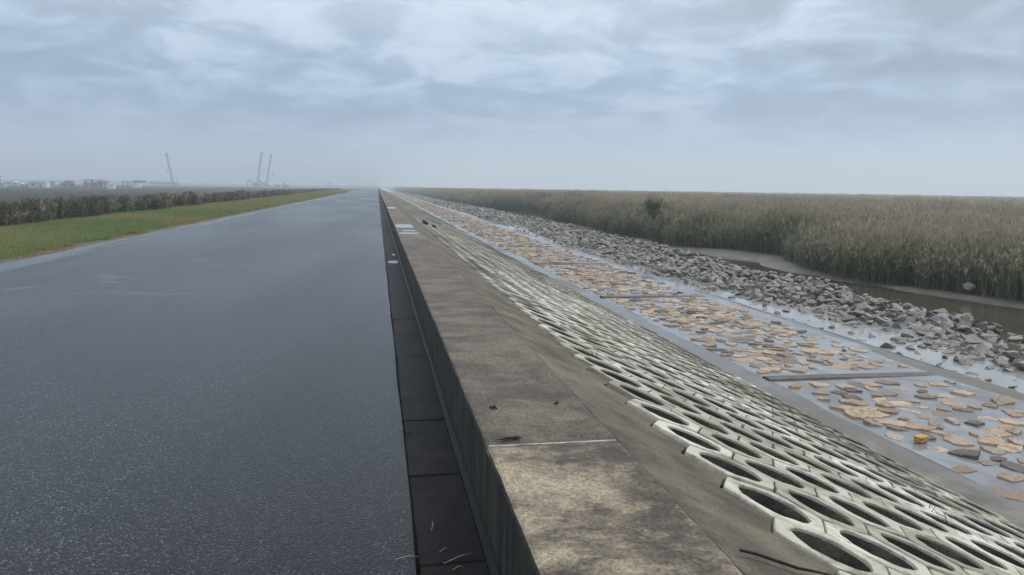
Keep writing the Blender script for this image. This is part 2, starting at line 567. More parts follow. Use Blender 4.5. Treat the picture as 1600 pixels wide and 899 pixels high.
def ground():
    xs = [-3000, -1200, -500, -200, -90, -50, -30, -22, -18, -15.5, -13, -10.5, -8.4, -7.6, -7.2, -6.9, 1.2, 3, 5.9, 9, 10.2, 12, 14, 16, 18, 22, 40, 90, 250, 800, 3000]
    zs = [LAND] * 7 + [-1.75, -.85, -.36, -.24, -.14, -.05, -.02, -.05, -.14, -.14, -.9, -1.9, -1.9] + [FLAT] * 11
    ys = [-40, -10, 0, 6] + list(np.arange(8, 120, 1.6)) + list(np.geomspace(122, 3200, 36))
    V, Fc = [], []
    for y in ys:
        for x, z in zip(xs, zs):
            dz = 0
            if x < -7.7:
                dz = .06 * float(vnoise(y * .35 + x, 3)) + .05 * float(vnoise(y * 1.1 + x * 2, 5))
            V.append((x, y, z + dz))
    n = len(xs)
    for j in range(len(ys) - 1):
        for i in range(n - 1):
            Fc.append((j * n + i, j * n + i + 1, (j + 1) * n + i + 1, (j + 1) * n + i))
    obj('ground', mesh('ground', V, Fc, [M['ground']], smooth=True), kind='structure')


ground()

# ------------------------------------------------------------------ road, gutter
GX0, WX0, WX1, WZ = .159, .4995, 1.1617, .377
YB, YF = -6.0, 2600.0


def road():
    ys = list(np.arange(YB, 140, .8)) + list(np.geomspace(140, YF, 30))
    V, Fc = [], []
    for y in ys:
        xl = -7.28 + .16 * float(vnoise(y * .8, 1)) + .09 * float(vnoise(y * 3.1, 2))
        xr = GX0 + .014 * float(vnoise(y * 2.3, 4))
        for x, z in ((xl, -.06), (xl + .02, 0.0), (-3.5, 0.0), (xr - .012, 0.0), (xr, -.016), (xr, -.06)):
            V.append((x, y, z))
    for j in range(len(ys) - 1):
        for i in range(5):
            Fc.append((j * 6 + i, j * 6 + i + 1, (j + 1) * 6 + i + 1, (j + 1) * 6 + i))
    obj('road', mesh('road', V, Fc, [M['asphalt']]), kind='structure')


road()

g = MB().box((GX0 - .02, YB, -.14), (WX0 + .06, YF, -.05))
gut = g.build('gutter', M['gutter_bed'], kind='structure')


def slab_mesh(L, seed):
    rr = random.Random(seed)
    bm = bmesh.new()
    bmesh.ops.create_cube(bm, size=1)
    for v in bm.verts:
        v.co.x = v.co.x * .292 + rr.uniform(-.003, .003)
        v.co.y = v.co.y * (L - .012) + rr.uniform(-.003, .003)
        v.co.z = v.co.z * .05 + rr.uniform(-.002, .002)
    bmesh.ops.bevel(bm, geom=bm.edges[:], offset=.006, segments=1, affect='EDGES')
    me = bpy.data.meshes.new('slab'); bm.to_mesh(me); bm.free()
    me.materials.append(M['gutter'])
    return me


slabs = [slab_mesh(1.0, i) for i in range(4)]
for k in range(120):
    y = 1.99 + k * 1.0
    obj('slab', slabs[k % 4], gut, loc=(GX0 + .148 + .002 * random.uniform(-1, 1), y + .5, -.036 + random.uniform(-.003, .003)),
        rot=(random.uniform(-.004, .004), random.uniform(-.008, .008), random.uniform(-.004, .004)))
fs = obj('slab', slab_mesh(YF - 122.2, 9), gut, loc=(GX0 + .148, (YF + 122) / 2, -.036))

# ------------------------------------------------------------------ parapet wall in cast segments
wall = empty('parapet_wall', (WX0, 0, 0), label='low weathered concrete parapet wall running beside the road to the horizon', cat='wall')
wall.location = (0, 0, 0)


def wall_segment(y0, y1, mat, seed):
    rr = random.Random(seed)
    step = .12 if y0 < 4 else (.25 if y0 < 40 else 3.0)
    n = max(2, int((y1 - y0) / step))
    ys = [y0 + (y1 - y0) * i / n for i in range(n + 1)]
    V, Fc = [], []
    nw = 12
    for i, y in enumerate(ys):
        a = .004 * float(vnoise(y * 5, seed)) + .003 * float(vnoise(y * 17, seed + 1))
        b = .005 * float(vnoise(y * 4, seed + 2)) + .004 * float(vnoise(y * 15, seed + 3))
        chip = max(0.0, float(vnoise(y * 3.3, seed + 5)) - .32) * .07
        endd = .006 if i in (0, n) else 0
        prof = [(WX0 + a * .5, -.16), (WX0 + a, WZ - .020 - chip), (WX0 + .006 + a + chip * .5, WZ - .006 - endd), (WX0 + .020 + chip + a, WZ - endd)]
        for q in range(1, nw):
            f = q / nw
            prof.append((WX0 + .02 + (WX1 - WX0 - .04) * f, WZ - endd + .0025 * float(vnoise(y * 1.7 + q * 3.7, seed + 7))))
        prof += [(WX1 - .018 + b, WZ - endd), (WX1 + b, WZ - .012), (WX1 + b, -.16)]
        for x, z in prof:
            V.append((x, y, z))
    k = len(prof)
    for j in range(n):
        for i in range(k - 1):
            Fc.append((j * k + i, j * k + i + 1, (j + 1) * k + i + 1, (j + 1) * k + i))
    Fc.append(tuple(range(k - 1, -1, -1)))
    Fc.append(tuple(range(n * k, n * k + k)))
    return obj('wall_segment', mesh('wall_segment', V, Fc, [mat]), wall)


yj = 3.35 - 12.32
k = 0
while yj < 900:
    L = 12.32 if yj < 260 else 160
    wall_segment(yj + .006, yj + L - .006, M['wall_pale'] if k == 0 else (M['wall'] if k % 3 == 1 else M['wall_mid']), 10 + k)
    if yj > 0 and yj < 60:
        b = MB()
        pts = []
        b.box((WX0 + .012, yj - .0065, -.1), (WX1 - .015, yj + .0065, WZ - (.001 if k < 3 else .004)))
        b.build('joint_strip', M['joint'] if k < 3 else M['wall'], wall)
    yj += L
    k += 1
wall_segment(yj + .01, YF, M['wall'], 99)

# ------------------------------------------------------------------ honeycomb slope
MS = .39
CS, SS = 1 / math.sqrt(1 + MS * MS), MS / math.sqrt(1 + MS * MS)
HX, HY, S0, Y0, ROWS = .296, .2375, .812, 2.703, 10


def sp(s, y, n=0.0):
    """point on the slope: s metres down from the wall's edge, y along, n out of the plane"""
    return (WX1 + s * CS + n * SS, y, WZ - s * SS + n * CS)


SLOPE_ROT = math.atan(MS)


def apron():
    """the cast strip between the wall and the first row, its lower edge following the blocks"""
    V, Fc = [], []
    zig = []
    y = Y0 - HY * 30
    kk = 0
    while y < 300:
        zig.append((y, S0 - HX / 2 - .012 if kk % 2 else S0 - HX - .012))
        y += HY
        kk += 1
    zig.append((YF, S0 - HX * .75))
    for y, s in zig:
        j = .006 * float(vnoise(y * 3, 8))
        V += [sp(.004, y, -.009), sp(.03 + j, y, -.006), sp(s * .5, y, -.012 + j), sp(s, y, -.022), sp(s + .004, y, -.30)]
    # bend of the real surface: a trowelled, slightly dished finish
    for j in range(len(zig) - 1):
        for i in range(4):
            Fc.append((j * 5 + i, j * 5 + i + 1, (j + 1) * 5 + i + 1, (j + 1) * 5 + i))
    return obj('apron_strip', mesh('apron_strip', V, Fc, [M['apron']]), kind='structure')


apron()
# earth that shows through the cells
V, Fc = [], []
ys = list(np.arange(-6, 60, .16)) + list(np.geomspace(60, YF, 50))
ns = 24
for y in ys:
    for i in range(ns + 1):
        s = .45 + (5.3 - .45) * i / ns
        V.append(sp(s, y, -.215 + .05 * float(vnoise(y * 1.9 + i * 5.3, 21)) + .03 * float(vnoise(y * 4.9 + i * 9.3, 22))))
for j in range(len(ys) - 1):
    for i in range(ns):
        a = j * (ns + 1) + i
        Fc.append((a, a + 1, a + ns + 2, a + ns + 1))
obj('slope_ground', mesh('slope_ground', V, Fc, [M['soil']], smooth=True), kind='structure')


def block_mesh(seed, n=4, lod=False):
    """a hexagonal block with a round cell: local x down the slope, y along it, z out"""
    rr = random.Random(seed)
    hexv = [(-HX, 0), (-HX / 2, -HY), (HX / 2, -HY), (HX, 0), (HX / 2, HY), (-HX / 2, HY)]
    sc = 1 - .0045 / HY
    out, inn = [], []
    m = 6 * n
    rh = .178 + rr.uniform(-.005, .006)
    cx, cy = rr.uniform(-.006, .006), rr.uniform(-.006, .006)
    for e in range(6):
        (x0, y0), (x1, y1) = hexv[e], hexv[(e + 1) % 6]
        for q in range(n):
            f = q / n
            if q == 0 and not lod:
                # corners are rounded by wear
                k = sc * rr.uniform(.975, .992)
            else:
                k = sc * (rr.uniform(.993, 1.002) if rr.random() < .93 else rr.uniform(.955, .985))
            out.append(((x0 + (x1 - x0) * f) * k, (y0 + (y1 - y0) * f) * k))
    for i in range(m):
        a = math.atan2(out[i][1], out[i][0])
        r = rh * rr.uniform(.985, 1.012)
        inn.append((cx + r * math.cos(a), cy + r * math.sin(a)))
    V, Fc = [], []
    zt = lambda: rr.uniform(-.0025, .0025)
    if lod:
        rings = [[(x, y, -.07) for x, y in out], [(x, y, zt()) for x, y in out], [(x, y, zt()) for x, y in inn], [(x, y, -.02) for x, y in inn], [(x, y, -.28) for x, y in inn]]
    else:
        bev = .0035
        o2 = [(x * (1 - bev / math.hypot(x, y)), y * (1 - bev / math.hypot(x, y))) for x, y in out]
        i2 = [(x * 1.012, y * 1.012) for x, y in inn]
        rings = [[(x, y, -.07) for x, y in out], [(x, y, -.004 + zt()) for x, y in out], [(x, y, zt()) for x, y in o2],
                 [(x, y, zt()) for x, y in i2], [(x, y, -.005) for x, y in inn], [(x, y, -.016) for x, y in inn], [(x * .97, y * .97, -.30) for x, y in inn]]
    for r in rings:
        V += r
    for j in range(len(rings) - 1):
        for i in range(m):
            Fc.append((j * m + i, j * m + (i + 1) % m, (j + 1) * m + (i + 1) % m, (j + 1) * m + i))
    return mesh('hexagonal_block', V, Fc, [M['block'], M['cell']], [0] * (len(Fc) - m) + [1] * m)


hive = empty('honeycomb_slope_facing', (WX1, 0, WZ), label='pale hexagonal concrete blocks with round cells facing the sea side of the dike', cat='revetment')
hive.location = (0, 0, 0)
hv = [block_mesh(i) for i in range(8)]
hv_far = [block_mesh(50 + i, 2, True) for i in range(6)]


def undul(s, y):
    """settlement of the slope"""
    return .022 * float(vnoise(y * .33 + s * .21, 31)) + .010 * float(vnoise(y * .9 + s * 1.3, 32))


cells = []
for r in range(ROWS):
    for c in range(-2, 640):
        y = Y0 + c * 2 * HY + (HY if r % 2 else 0) * 1.0
        s = S0 + r * HX * 1.5
        if y < .6:
            continue
        P = sp(s, y)
        d = Vector(P) - Vector((0, 0, CAM_H))
        q = d.dot(fwd)
        u = 800 + F_PX * d.dot(rgt) / q
        v = 449.5 - F_PX * d.dot(up) / q
        if q < .5 or u > 1720 or v > 1010:
            continue
        cells.append((d.length, s, y, r, c))
cells.sort()
far = []
for i, (dist, s, y, r, c) in enumerate(cells):
    rr = random.Random(r * 1000 + c)
    n = undul(s, y) + rr.uniform(-.004, .004)
    if rr.random() < .05: n += .018
    rot = (rr.uniform(-.018, .018), SLOPE_ROT + rr.uniform(-.018, .018), rr.uniform(-.016, .016))
    loc = sp(s + rr.uniform(-.004, .004), y + rr.uniform(-.004, .004), n)
    if i < 300:
        obj('hexagonal_block', hv[rr.randrange(8)], hive, loc=loc, rot=rot).color = (min(1, max(0, .66 + .9 * float(vnoise(y * .5 + r * .9, 41)) * .5 + rr.gauss(0, .2))), 0, 0, 1)
    else:
        k = np.interp(y, [10, 18, 40], [.52, .36, .26]) + .6 * float(vnoise(y * .21 + r * .6, 41)) + rr.gauss(0, .16)
        far.append((rr.randrange(6), trs(loc, rot, (1, 1, 1)), min(1, max(0, k))))
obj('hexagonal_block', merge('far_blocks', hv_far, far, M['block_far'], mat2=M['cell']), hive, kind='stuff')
# beyond 300 m the cells run together
V, Fc = [], []
for y in list(np.geomspace(304, YF, 20)):
    V += [sp(.45, y, .0), sp(5.15, y, 0)]
Fc = [(2 * j, 2 * j + 1, 2 * j + 3, 2 * j + 2) for j in range(19)]
obj('far_facing', mesh('far_facing', V, Fc, [M['block_far']], rnd=[.5] * len(V)), hive, kind='stuff')

# ------------------------------------------------------------------ berm
BZ = -1.52          # bed of the panels
WL = -1.497         # water film
TX0, TX1, OX0, OX1 = 5.80, 6.38, 9.50, 9.98


berm = MB().box((TX0 + .1, 2, -1.9), (OX1 - .06, YF, BZ)).build('berm', M['mortar'], kind='structure')


def shelf(name, x0, x1, z0, z1, mat, seed, zbot):
    """a cast beam whose top falls from z0 to z1, so the water laps over its low side"""
    ys = list(np.arange(2, 130, .35)) + list(np.geomspace(130, YF, 24))
    n = 6
    V, Fc = [], []
    for y in ys:
        V.append((x0, y, zbot))
        for i in range(n + 1):
            f = i / n
            zz = z0 + (z1 - z0) * f + .016 * float(vnoise(y * .55 + f * 1.3, seed)) + .007 * float(vnoise(y * 1.7 + f * 3, seed + 1))
            xx = x0 + (x1 - x0) * f + (.02 * float(vnoise(y * .8, seed + 2)) if i in (0, n) else 0)
            V.append((xx, y, zz - (.012 if i in (0, n) else 0)))
        V.append((x1, y, zbot))
    k = n + 3
    for j in range(len(ys) - 1):
        for i in range(k - 1):
            Fc.append((j * k + i, j * k + i + 1, (j + 1) * k + i + 1, (j + 1) * k + i))
    obj(name, mesh(name, V, Fc, [mat], smooth=False), berm)


shelf('toe_beam', TX0, TX1 + .06, -1.468, -1.497, M['toe'], 51, -1.8)
shelf('edge_beam', OX0 - .1, OX1, -1.508, -1.484, M['toe'], 61, -2.0)
BEAMS = [11.0 + 9.3 * i for i in range(-1, 14)]
for i, y in enumerate(BEAMS):
    b = MB()
    w = .13 + .02 * random.uniform(-1, 1)
    n = 12
    V, Fc = [], []
    for j in range(n + 1):
        x = TX1 - .04 + (OX0 - TX1 + .08) * j / n
        zc = -1.466 - .026 * (j / n) ** 2 + random.uniform(-.003, .003)
        yo = y + random.uniform(-.006, .006)
        V += [(x, yo - w, BZ - .05), (x, yo - w, zc - .008), (x, yo - w + .014, zc), (x, yo + w - .014, zc), (x, yo + w, zc - .008), (x, yo + w, BZ - .05)]
    for j in range(n):
        for q in range(5):
            Fc.append((j * 6 + q, (j + 1) * 6 + q, (j + 1) * 6 + q + 1, j * 6 + q + 1))
    obj('cross_beam', mesh('cross_beam', V, Fc, [M['crossbeam']]), berm)
wv = MB().add([(TX0 + .2, 2, WL), (OX1 - .012, 2, WL), (OX1 - .012, YF, WL), (TX0 + .2, YF, WL)], [(0, 1, 2, 3)])
wv.build('shallow_water', M['film'], kind='structure')


# flat stones set in the panels
def flat_stone(seed):
    """a broken slab: angular outline, uneven top that dips under the water in places"""
    rr = random.Random(seed)
    n = rr.randint(5, 8)
    el = rr.uniform(.5, .95)
    out = []
    ph = rr.uniform(0, 6.28)
    for i in range(n):
        a = ph + 2 * math.pi * (i + rr.uniform(-.33, .33)) / n
        r = rr.uniform(.66, 1.12)
        out.append((math.cos(a) * r, math.sin(a) * r * el))
    o2 = []
    for i in range(n):
        (x0, y0), (x1, y1) = out[i], out[(i + 1) % n]
        for f in (0, .35, .7):
            k = rr.uniform(.92, 1.06) if f else 1
            o2.append(((x0 + (x1 - x0) * f) * k, (y0 + (y1 - y0) * f) * k))
    n = len(o2)
    t0, t1 = rr.uniform(-.55, .55), rr.uniform(-.55, .55)
    top = lambda x, y, j: .95 + x * t0 + y * t1 + rr.uniform(-j, j)
    V = [(x * 1.02, y * 1.02, -1.5) for x, y in o2]
    V += [(x, y, top(x, y, .22) - .15) for x, y in o2]
    V += [(x * .84, y * .84, top(x * .84, y * .84, .2)) for x, y in o2]
    V += [(x * .45, y * .45, top(x * .45, y * .45, .25)) for x, y in o2]
    V.append((0, 0, top(0, 0, .2)))
    Fc = []
    for j in range(3):
        for i in range(n):
            Fc.append((j * n + i, j * n + (i + 1) % n, (j + 1) * n + (i + 1) % n, (j + 1) * n + i))
    Fc += [(3 * n + i, 3 * n + (i + 1) % n, 4 * n) for i in range(n)]
    return mesh('paving_stone', V, Fc, [M['stone']])


fsv = [flat_stone(i) for i in range(18)]


def poisson(x0, x1, y0, y1, dmin, tries, rr, dens=None):
    cell = dmin
    grid, out = {}, []
    N = int((x1 - x0) * (y1 - y0) / (dmin * dmin) * tries)
    for _ in range(N):
        x, y = rr.uniform(x0, x1), rr.uniform(y0, y1)
        d = dmin * (dens(x, y) if dens else 1)
        if d > dmin * 4:
            continue
        gx, gy = int(x // cell), int(y // cell)
        R = int(d // cell) + 1
        ok = True
        for i in range(gx - R, gx + R + 1):
            for j in range(gy - R, gy + R + 1):
                for (a, b, e) in grid.get((i, j), ()):
                    if (a - x) ** 2 + (b - y) ** 2 < min(d, e) ** 2:
                        ok = False
                        break
                if not ok: break
            if not ok: break
        if ok:
            grid.setdefault((gx, gy), []).append((x, y, d))
            out.append((x, y))
    return out


rr = random.Random(5)


def stone_sparse(x, y):
    edge = max(0, (x - 8.75)) * 1.1 + max(0, 6.6 - x) * .6
    nz = float(vnoise(x * .8 + y * .31, 71)) + float(vnoise(y * .55 - x * .5, 72)) * .8
    return (.95 if y < 11 else .84) + edge * .7 + max(0, nz - .3) * 1.0


sp_stones = poisson(TX1 + .12, OX0 - .1, 4.4, 60, .27, 7.0, rr, stone_sparse)
sp_stones += poisson(TX1 + .12, OX0 - .1, 60, 150, .30, 2.6, rr)
sp_stones += poisson(TX1 + .12, OX0 - .1, 150, 420, .55, 2.2, rr)
sp_stones = [(x, y) for x, y in sp_stones if min(abs(y - b) for b in BEAMS) > .36]
sp_stones.sort(key=lambda q: math.hypot(q[0], q[1]) + (30 if q[0] > q[1] * 1.05 else 0))
paving = empty('stone_paving', (0, 0, 0), label='flat tan stones set in the flooded panels of the lower berm', cat='paving')
fars = []
for i, (x, y) in enumerate(sp_stones):
    rs = random.Random(i + 900)
    r = rs.uniform(.13, .235) * (1.0 if rs.random() < .85 else 1.25) * (1.5 if y > 150 else 1)
    if rs.random() < .18: r *= .6
    zt = rs.choice((.016, .020, .024, .028, .034))
    m = dict(loc=(x, y, WL - rs.choice((-.004, .0, .003, .006, .010, .013))), rot=(rs.uniform(-.03, .03), rs.uniform(-.03, .03), rs.uniform(0, 6.28)), scl=(r, r, zt))
    if i < 300:
        obj('paving_stone', fsv[i % 18], paving, **m).color = (rs.random(), 0, 0, 1)
    else:
        fars.append((i % 18, trs(m['loc'], m['rot'], m['scl']), rs.random()))
obj('paving_stone', merge('far_stones', fsv, fars, M['stone_far']), paving, kind='stuff')

# ------------------------------------------------------------------ water, rocks
PL = -1.63
def x_in(y):
    base = np.interp(y, [0, 9, 13, 18, 24, 28, 40, 52, 60, 70, 200], [12.3, 11.8, 11.5, 11.2, 10.9, 10.7, 10.6, 11.3, 12.2, 11.3, 11.2])
    return base + .7 * float(vnoise(y * .45, 81))


def x_out(y):
    return float(np.interp(y, [0, 9, 14, 23, 32, 42, 75, 200], [14.0, 14.4, 14.9, 15.5, 15.3, 16.2, 16.6, 15.0])) + .5 * float(vnoise(y * .3, 82))


def x_reed(y):
    base = np.interp(y, [0, 12, 18.6, 22, 25.2, 28, 31.5, 34, 39, 50, 64, 74, 80, 100, 112, 300], [20.5, 20.2, 18.9, 17.9, 17.4, 17.8, 18.9, 18.6, 17.0, 16.9, 17.3, 17.4, 22.5, 22, 17.4, 16.5])
    return float(base) + .35 * float(vnoise(y * .7, 83))


def hump(x, y):
    a, b = x_in(y), x_out(y)
    if x < a - .6 or x > b + .6: return FLAT
    f = min(max((x - a + .6) / 1.4, 0), 1) * min(max((b + .6 - x) / 1.2, 0), 1)
    f = f * f * (3 - 2 * f)
    return -1.80 + .22 * f + .16 * f * (float(vnoise(x * .9 + y * .35, 84)) + float(vnoise(y * .8 - x * .6, 88)))


def water_sheets():
    ys = list(np.arange(-10, 401, 2.0))
    for name, mat, lo, hi in (('pool_water', 'pool', lambda y: OX1 - .03, lambda y: (x_in(y) + x_out(y)) / 2),
                              ('channel_water', 'channel', lambda y: (x_in(y) + x_out(y)) / 2, lambda y: 26.0)):
        V = []
        for y in ys:
            V += [(lo(y), y, PL), (hi(y), y, PL)]
        obj(name, mesh(name, V, [(2 * j, 2 * j + 1, 2 * j + 3, 2 * j + 2) for j in range(len(ys) - 1)], [M[mat]]), kind='structure')


water_sheets()


def rock(seed):
    rr = random.Random(seed)
    bm = bmesh.new()
    ax = (1, rr.uniform(.55, .95), rr.uniform(.32, .62))
    for i in range(rr.randint(13, 20)):
        a = Vector((rr.gauss(0, 1), rr.gauss(0, 1), rr.gauss(0, 1))).normalized()
        k = rr.uniform(.82, 1.1)
        bm.verts.new((a.x * ax[0] * k, a.y * ax[1] * k, a.z * ax[2] * k))
    r = bmesh.ops.convex_hull(bm, input=bm.verts)
    bmesh.ops.delete(bm, geom=[g for g in r['geom_interior'] if isinstance(g, bmesh.types.BMVert)], context='VERTS')
    bmesh.ops.triangulate(bm, faces=bm.faces[:])
    bmesh.ops.subdivide_edges(bm, edges=bm.edges[:], cuts=1, use_grid_fill=True)
    for v in bm.verts:
        v.co *= rr.uniform(.94, 1.05)
    bm.normal_update()
    me = bpy.data.meshes.new('rock'); bm.to_mesh(me); bm.free()
    me.materials.append(M['rock'])
    return me


rv = [rock(i) for i in range(14)]
rr = random.Random(11)
rocks = []
for x, y in poisson(10.1, 17, 6, 70, .215, 3.0, rr, lambda x, y: 1.0 if x_in(y) < x < x_out(y) else (1.9 if x_in(y) - 1.3 < x <= x_in(y) else 9)):
    a = x_in(y)
    inside = x > a
    r = rr.choice((.09, .11, .13, .15, .17, .19, .24)) * rr.uniform(.85, 1.15) * (1 if inside else .8)
    z = hump(x, y) + r * (.30 if inside else .12)
    if not inside: z = PL - r * .05 + rr.uniform(-.06, .05)
    rocks.append((x, y, z, r, inside))
for x, y in poisson(10.8, 16, 12, 70, .55, 2.0, rr, lambda x, y: 1.0 if x_in(y) + .8 < x < x_out(y) - .5 else 9):
    r = rr.uniform(.14, .25)
    rocks.append((x, y, hump(x, y) + .10 + r * .1, r, True))
for x, y in poisson(10.3, 17, 70, 300, .55, 2.5, rr, lambda x, y: 1.0 if x_in(y) < x < x_out(y) else 9):
    r = rr.uniform(.18, .34)
    rocks.append((x, y, hump(x, y) + r * .3, r, True))


def show(q):
    d = Vector(q[:3]) - Vector((0, 0, CAM_H))
    k = d.dot(fwd)
    u = 800 + F_PX * d.dot(rgt) / k
    v = 449.5 - F_PX * d.dot(up) / k
    # rocks below the waterline or out of frame show nothing
    if u > 1608 or k < 1: return 0
    return q[3] / k * (1.25 if q[2] + q[3] * .5 > PL + .05 else .3)


rocks.sort(key=lambda q: -show(q))
farr = []
for i, (x, y, z, r, ins) in enumerate(rocks):
    rs = random.Random(i + 77)
    rot = (rs.uniform(-.5, .5), rs.uniform(-.5, .5), rs.uniform(0, 6.28))
    sc = (r, r * rs.uniform(.85, 1.1), r * rs.uniform(.8, 1.05))
    if show((x, y, z, r)) == 0:
        continue
    if i < 300:
        tone = rs.random()
        tw = 'dark grey' if tone < .3 else 'mid grey' if tone < .62 else 'pale grey' if tone < .88 else 'brownish'
        sw = 'small' if r < .12 else 'medium' if r < .18 else 'big'
        nb = sum(1 for b in BEAMS[1:] if b < y)
        beam = ('first', 'second', 'third', 'fourth', 'fifth', 'sixth', 'seventh', 'eighth')
        fr = ((y - BEAMS[1]) / 9.3) % 1
        how = 'just past' if fr < .34 else 'midway beyond' if fr < .67 else 'well beyond'
        where = 'before the nearest cross beam' if nb == 0 else f'{how} {beam[min(nb, 8) - 1]} cross beam'
        if not ins:
            lab, grp = f'{sw} {tw} rock standing in the pool, {where}', 'rocks in the pool'
        elif x - x_in(y) < 1.3:
            lab, grp = f'{sw} {tw} rock, pool side of riprap, {where}', 'riprap rocks'
        elif x_out(y) - x < 1.3:
            lab, grp = f'{sw} {tw} rock, reed side of riprap, {where}', 'riprap rocks'
        else:
            lab, grp = f'{sw} {tw} rock on riprap crest, {where}', 'riprap rocks'
        obj('rock', rv[i % 14], None, lab, 'rock', grp, loc=(x, y, z), rot=rot, scl=sc).color = (tone, 0, 0, 1)
    else:
        farr.append((i % 14, trs((x, y, z), rot, sc), rs.random()))
obj('riprap', merge('far_rocks', rv, farr, M['rock_far']), None, 'long bank of grey riprap rocks running on beside the berm', 'riprap', kind='stuff')

# bed under the rocks
V, Fc = [], []
ys = list(np.arange(4, 300, 1.0))
xs = list(np.arange(10.2, 17.8, .35))
for y in ys:
    for x in xs:
        V.append((x, y, hump(x, y) - .06 + .05 * float(vnoise(x * 3 + y * 2, 85))))
n = len(xs)
for j in range(len(ys) - 1):
    for i in range(n - 1):
        Fc.append((j * n + i, j * n + i + 1, (j + 1) * n + i + 1, (j + 1) * n + i))
obj('rock_bed_ground', mesh('rock_bed_ground', V, Fc, [M['mud']], smooth=True), kind='structure')

# mud ridge at the foot of the reeds
V, Fc = [], []
ys = list(np.arange(2, 74, .4))
for y in ys:
    xr = x_reed(y)
    bulge = float(np.interp(y, [26, 30, 36, 40], [0, 1, 1, 0]))
    w = .55 + .35 * float(vnoise(y * .6, 86)) + .8 * bulge
    nz = .04 * float(vnoise(y * 1.3, 87)) + .12 * bulge
    V += [(xr - w - .5, y, PL - .12), (xr - w, y, PL + .005 + nz * .5), (xr - w * .55, y, PL + .075 + nz), (xr + .1, y, PL + .10 + nz), (xr + 2.5, y, PL + .12), (xr + 9, y, PL + .12)]
for j in range(len(ys) - 1):
    for i in range(5):
        Fc.append((j * 6 + i, j * 6 + i + 1, (j + 1) * 6 + i + 1, (j + 1) * 6 + i))
obj('mud_bank_ground', mesh('mud_bank_ground', V, Fc, [M['mud']], smooth=True), kind='structure')


# ------------------------------------------------------------------ plants: tuft meshes spread by geometry nodes
def blade(V, Fc, MI, p, az, lean, L, w, curve, mi, segs=2, face=None):
    """a curved strip"""
    d = Vector((math.cos(az), math.sin(az), 0))
    sd_ = Vector((-math.sin(az if face is None else face), math.cos(az if face is None else face), 0))
    o = len(V)
    q = Vector(p)
    ang = lean
    for i in range(segs + 1):
        ww = w * (1 - i / segs) if i else w * .7
        if i == 1 and segs > 1: ww = w
        if i == segs:
            V.append(tuple(q))
        else:
            V.append(tuple(q - sd_ * ww / 2)); V.append(tuple(q + sd_ * ww / 2))
        q = q + (d * math.sin(ang) + Vector((0, 0, math.cos(ang)))) * (L / segs)
        ang += curve / segs
    for i in range(segs - 1):
        a = o + 2 * i
        Fc.append((a, a + 1, a + 3, a + 2)); MI.append(mi)
    a = o + 2 * (segs - 1)
    Fc.append((a, a + 1, a + 2)); MI.append(mi)


def reed_tuft(seed, stalks=16, R=.42, H=1.9, plume_p=.6, leaves=6, green=0.0):
    rr = random.Random(seed)
    V, Fc, MI = [], [], []
    for s in range(stalks):
        a, r = rr.uniform(0, 6.28), R * math.sqrt(rr.random())
        p = (math.cos(a) * r, math.sin(a) * r, -.05)
        h = H * rr.uniform(.60, 1.12)
        la, le = rr.uniform(0, 6.28), rr.uniform(0, .12) if rr.random() < .75 else rr.uniform(.1, .42)
        dry = rr.random()
        blade(V, Fc, MI, p, la, le, h, .014, rr.uniform(0, .12), 1 if dry < .5 else 0, 2)
        top = Vector(p) + Vector((math.cos(la) * math.sin(le + .04) * h, math.sin(la) * math.sin(le + .04) * h, h * math.cos(le)))
        for l in range(leaves):
            f = rr.uniform(.18, .97)
            q = Vector(p).lerp(top, f)
            tan = rr.random() < (f - .38 - green) * 1.35 + (.10 if dry < .5 else -.08)
            blade(V, Fc, MI, q, rr.uniform(0, 6.28), rr.uniform(.25, .9), rr.uniform(.22, .48), rr.uniform(.016, .030), rr.uniform(.4, 1.5), 1 if tan else 0, 2)
        if rr.random() < plume_p:
            az = rr.uniform(0, 6.28)
            for j in range(5):
                q = top - Vector((0, 0, .05 + j * .035))
                blade(V, Fc, MI, q, az + rr.uniform(-.8, .8), rr.uniform(.15, .7), rr.uniform(.12, .24), .034, rr.uniform(.3, 1.1), 2, 2, face=rr.uniform(0, 6.28))
    return mesh('reed_tuft', V, Fc, [M['reed_green'], M['reed_tan'], M['plume']], MI)


def grass_tuft(seed, n=26, R=.12, H=.11, dry=.25):
    rr = random.Random(seed)
    V, Fc, MI = [], [], []
    for s in range(n):
        a, r = rr.uniform(0, 6.28), R * math.sqrt(rr.random())
        blade(V, Fc, MI, (math.cos(a) * r, math.sin(a) * r, -.01), rr.uniform(0, 6.28), rr.uniform(0, .6), H * rr.uniform(.5, 1.3), .010, rr.uniform(.2, 1.1), 1 if rr.random() < dry else 0, 2)
    return mesh('grass_tuft', V, Fc, [M['grass_blade'], M['grass_dry']], MI)


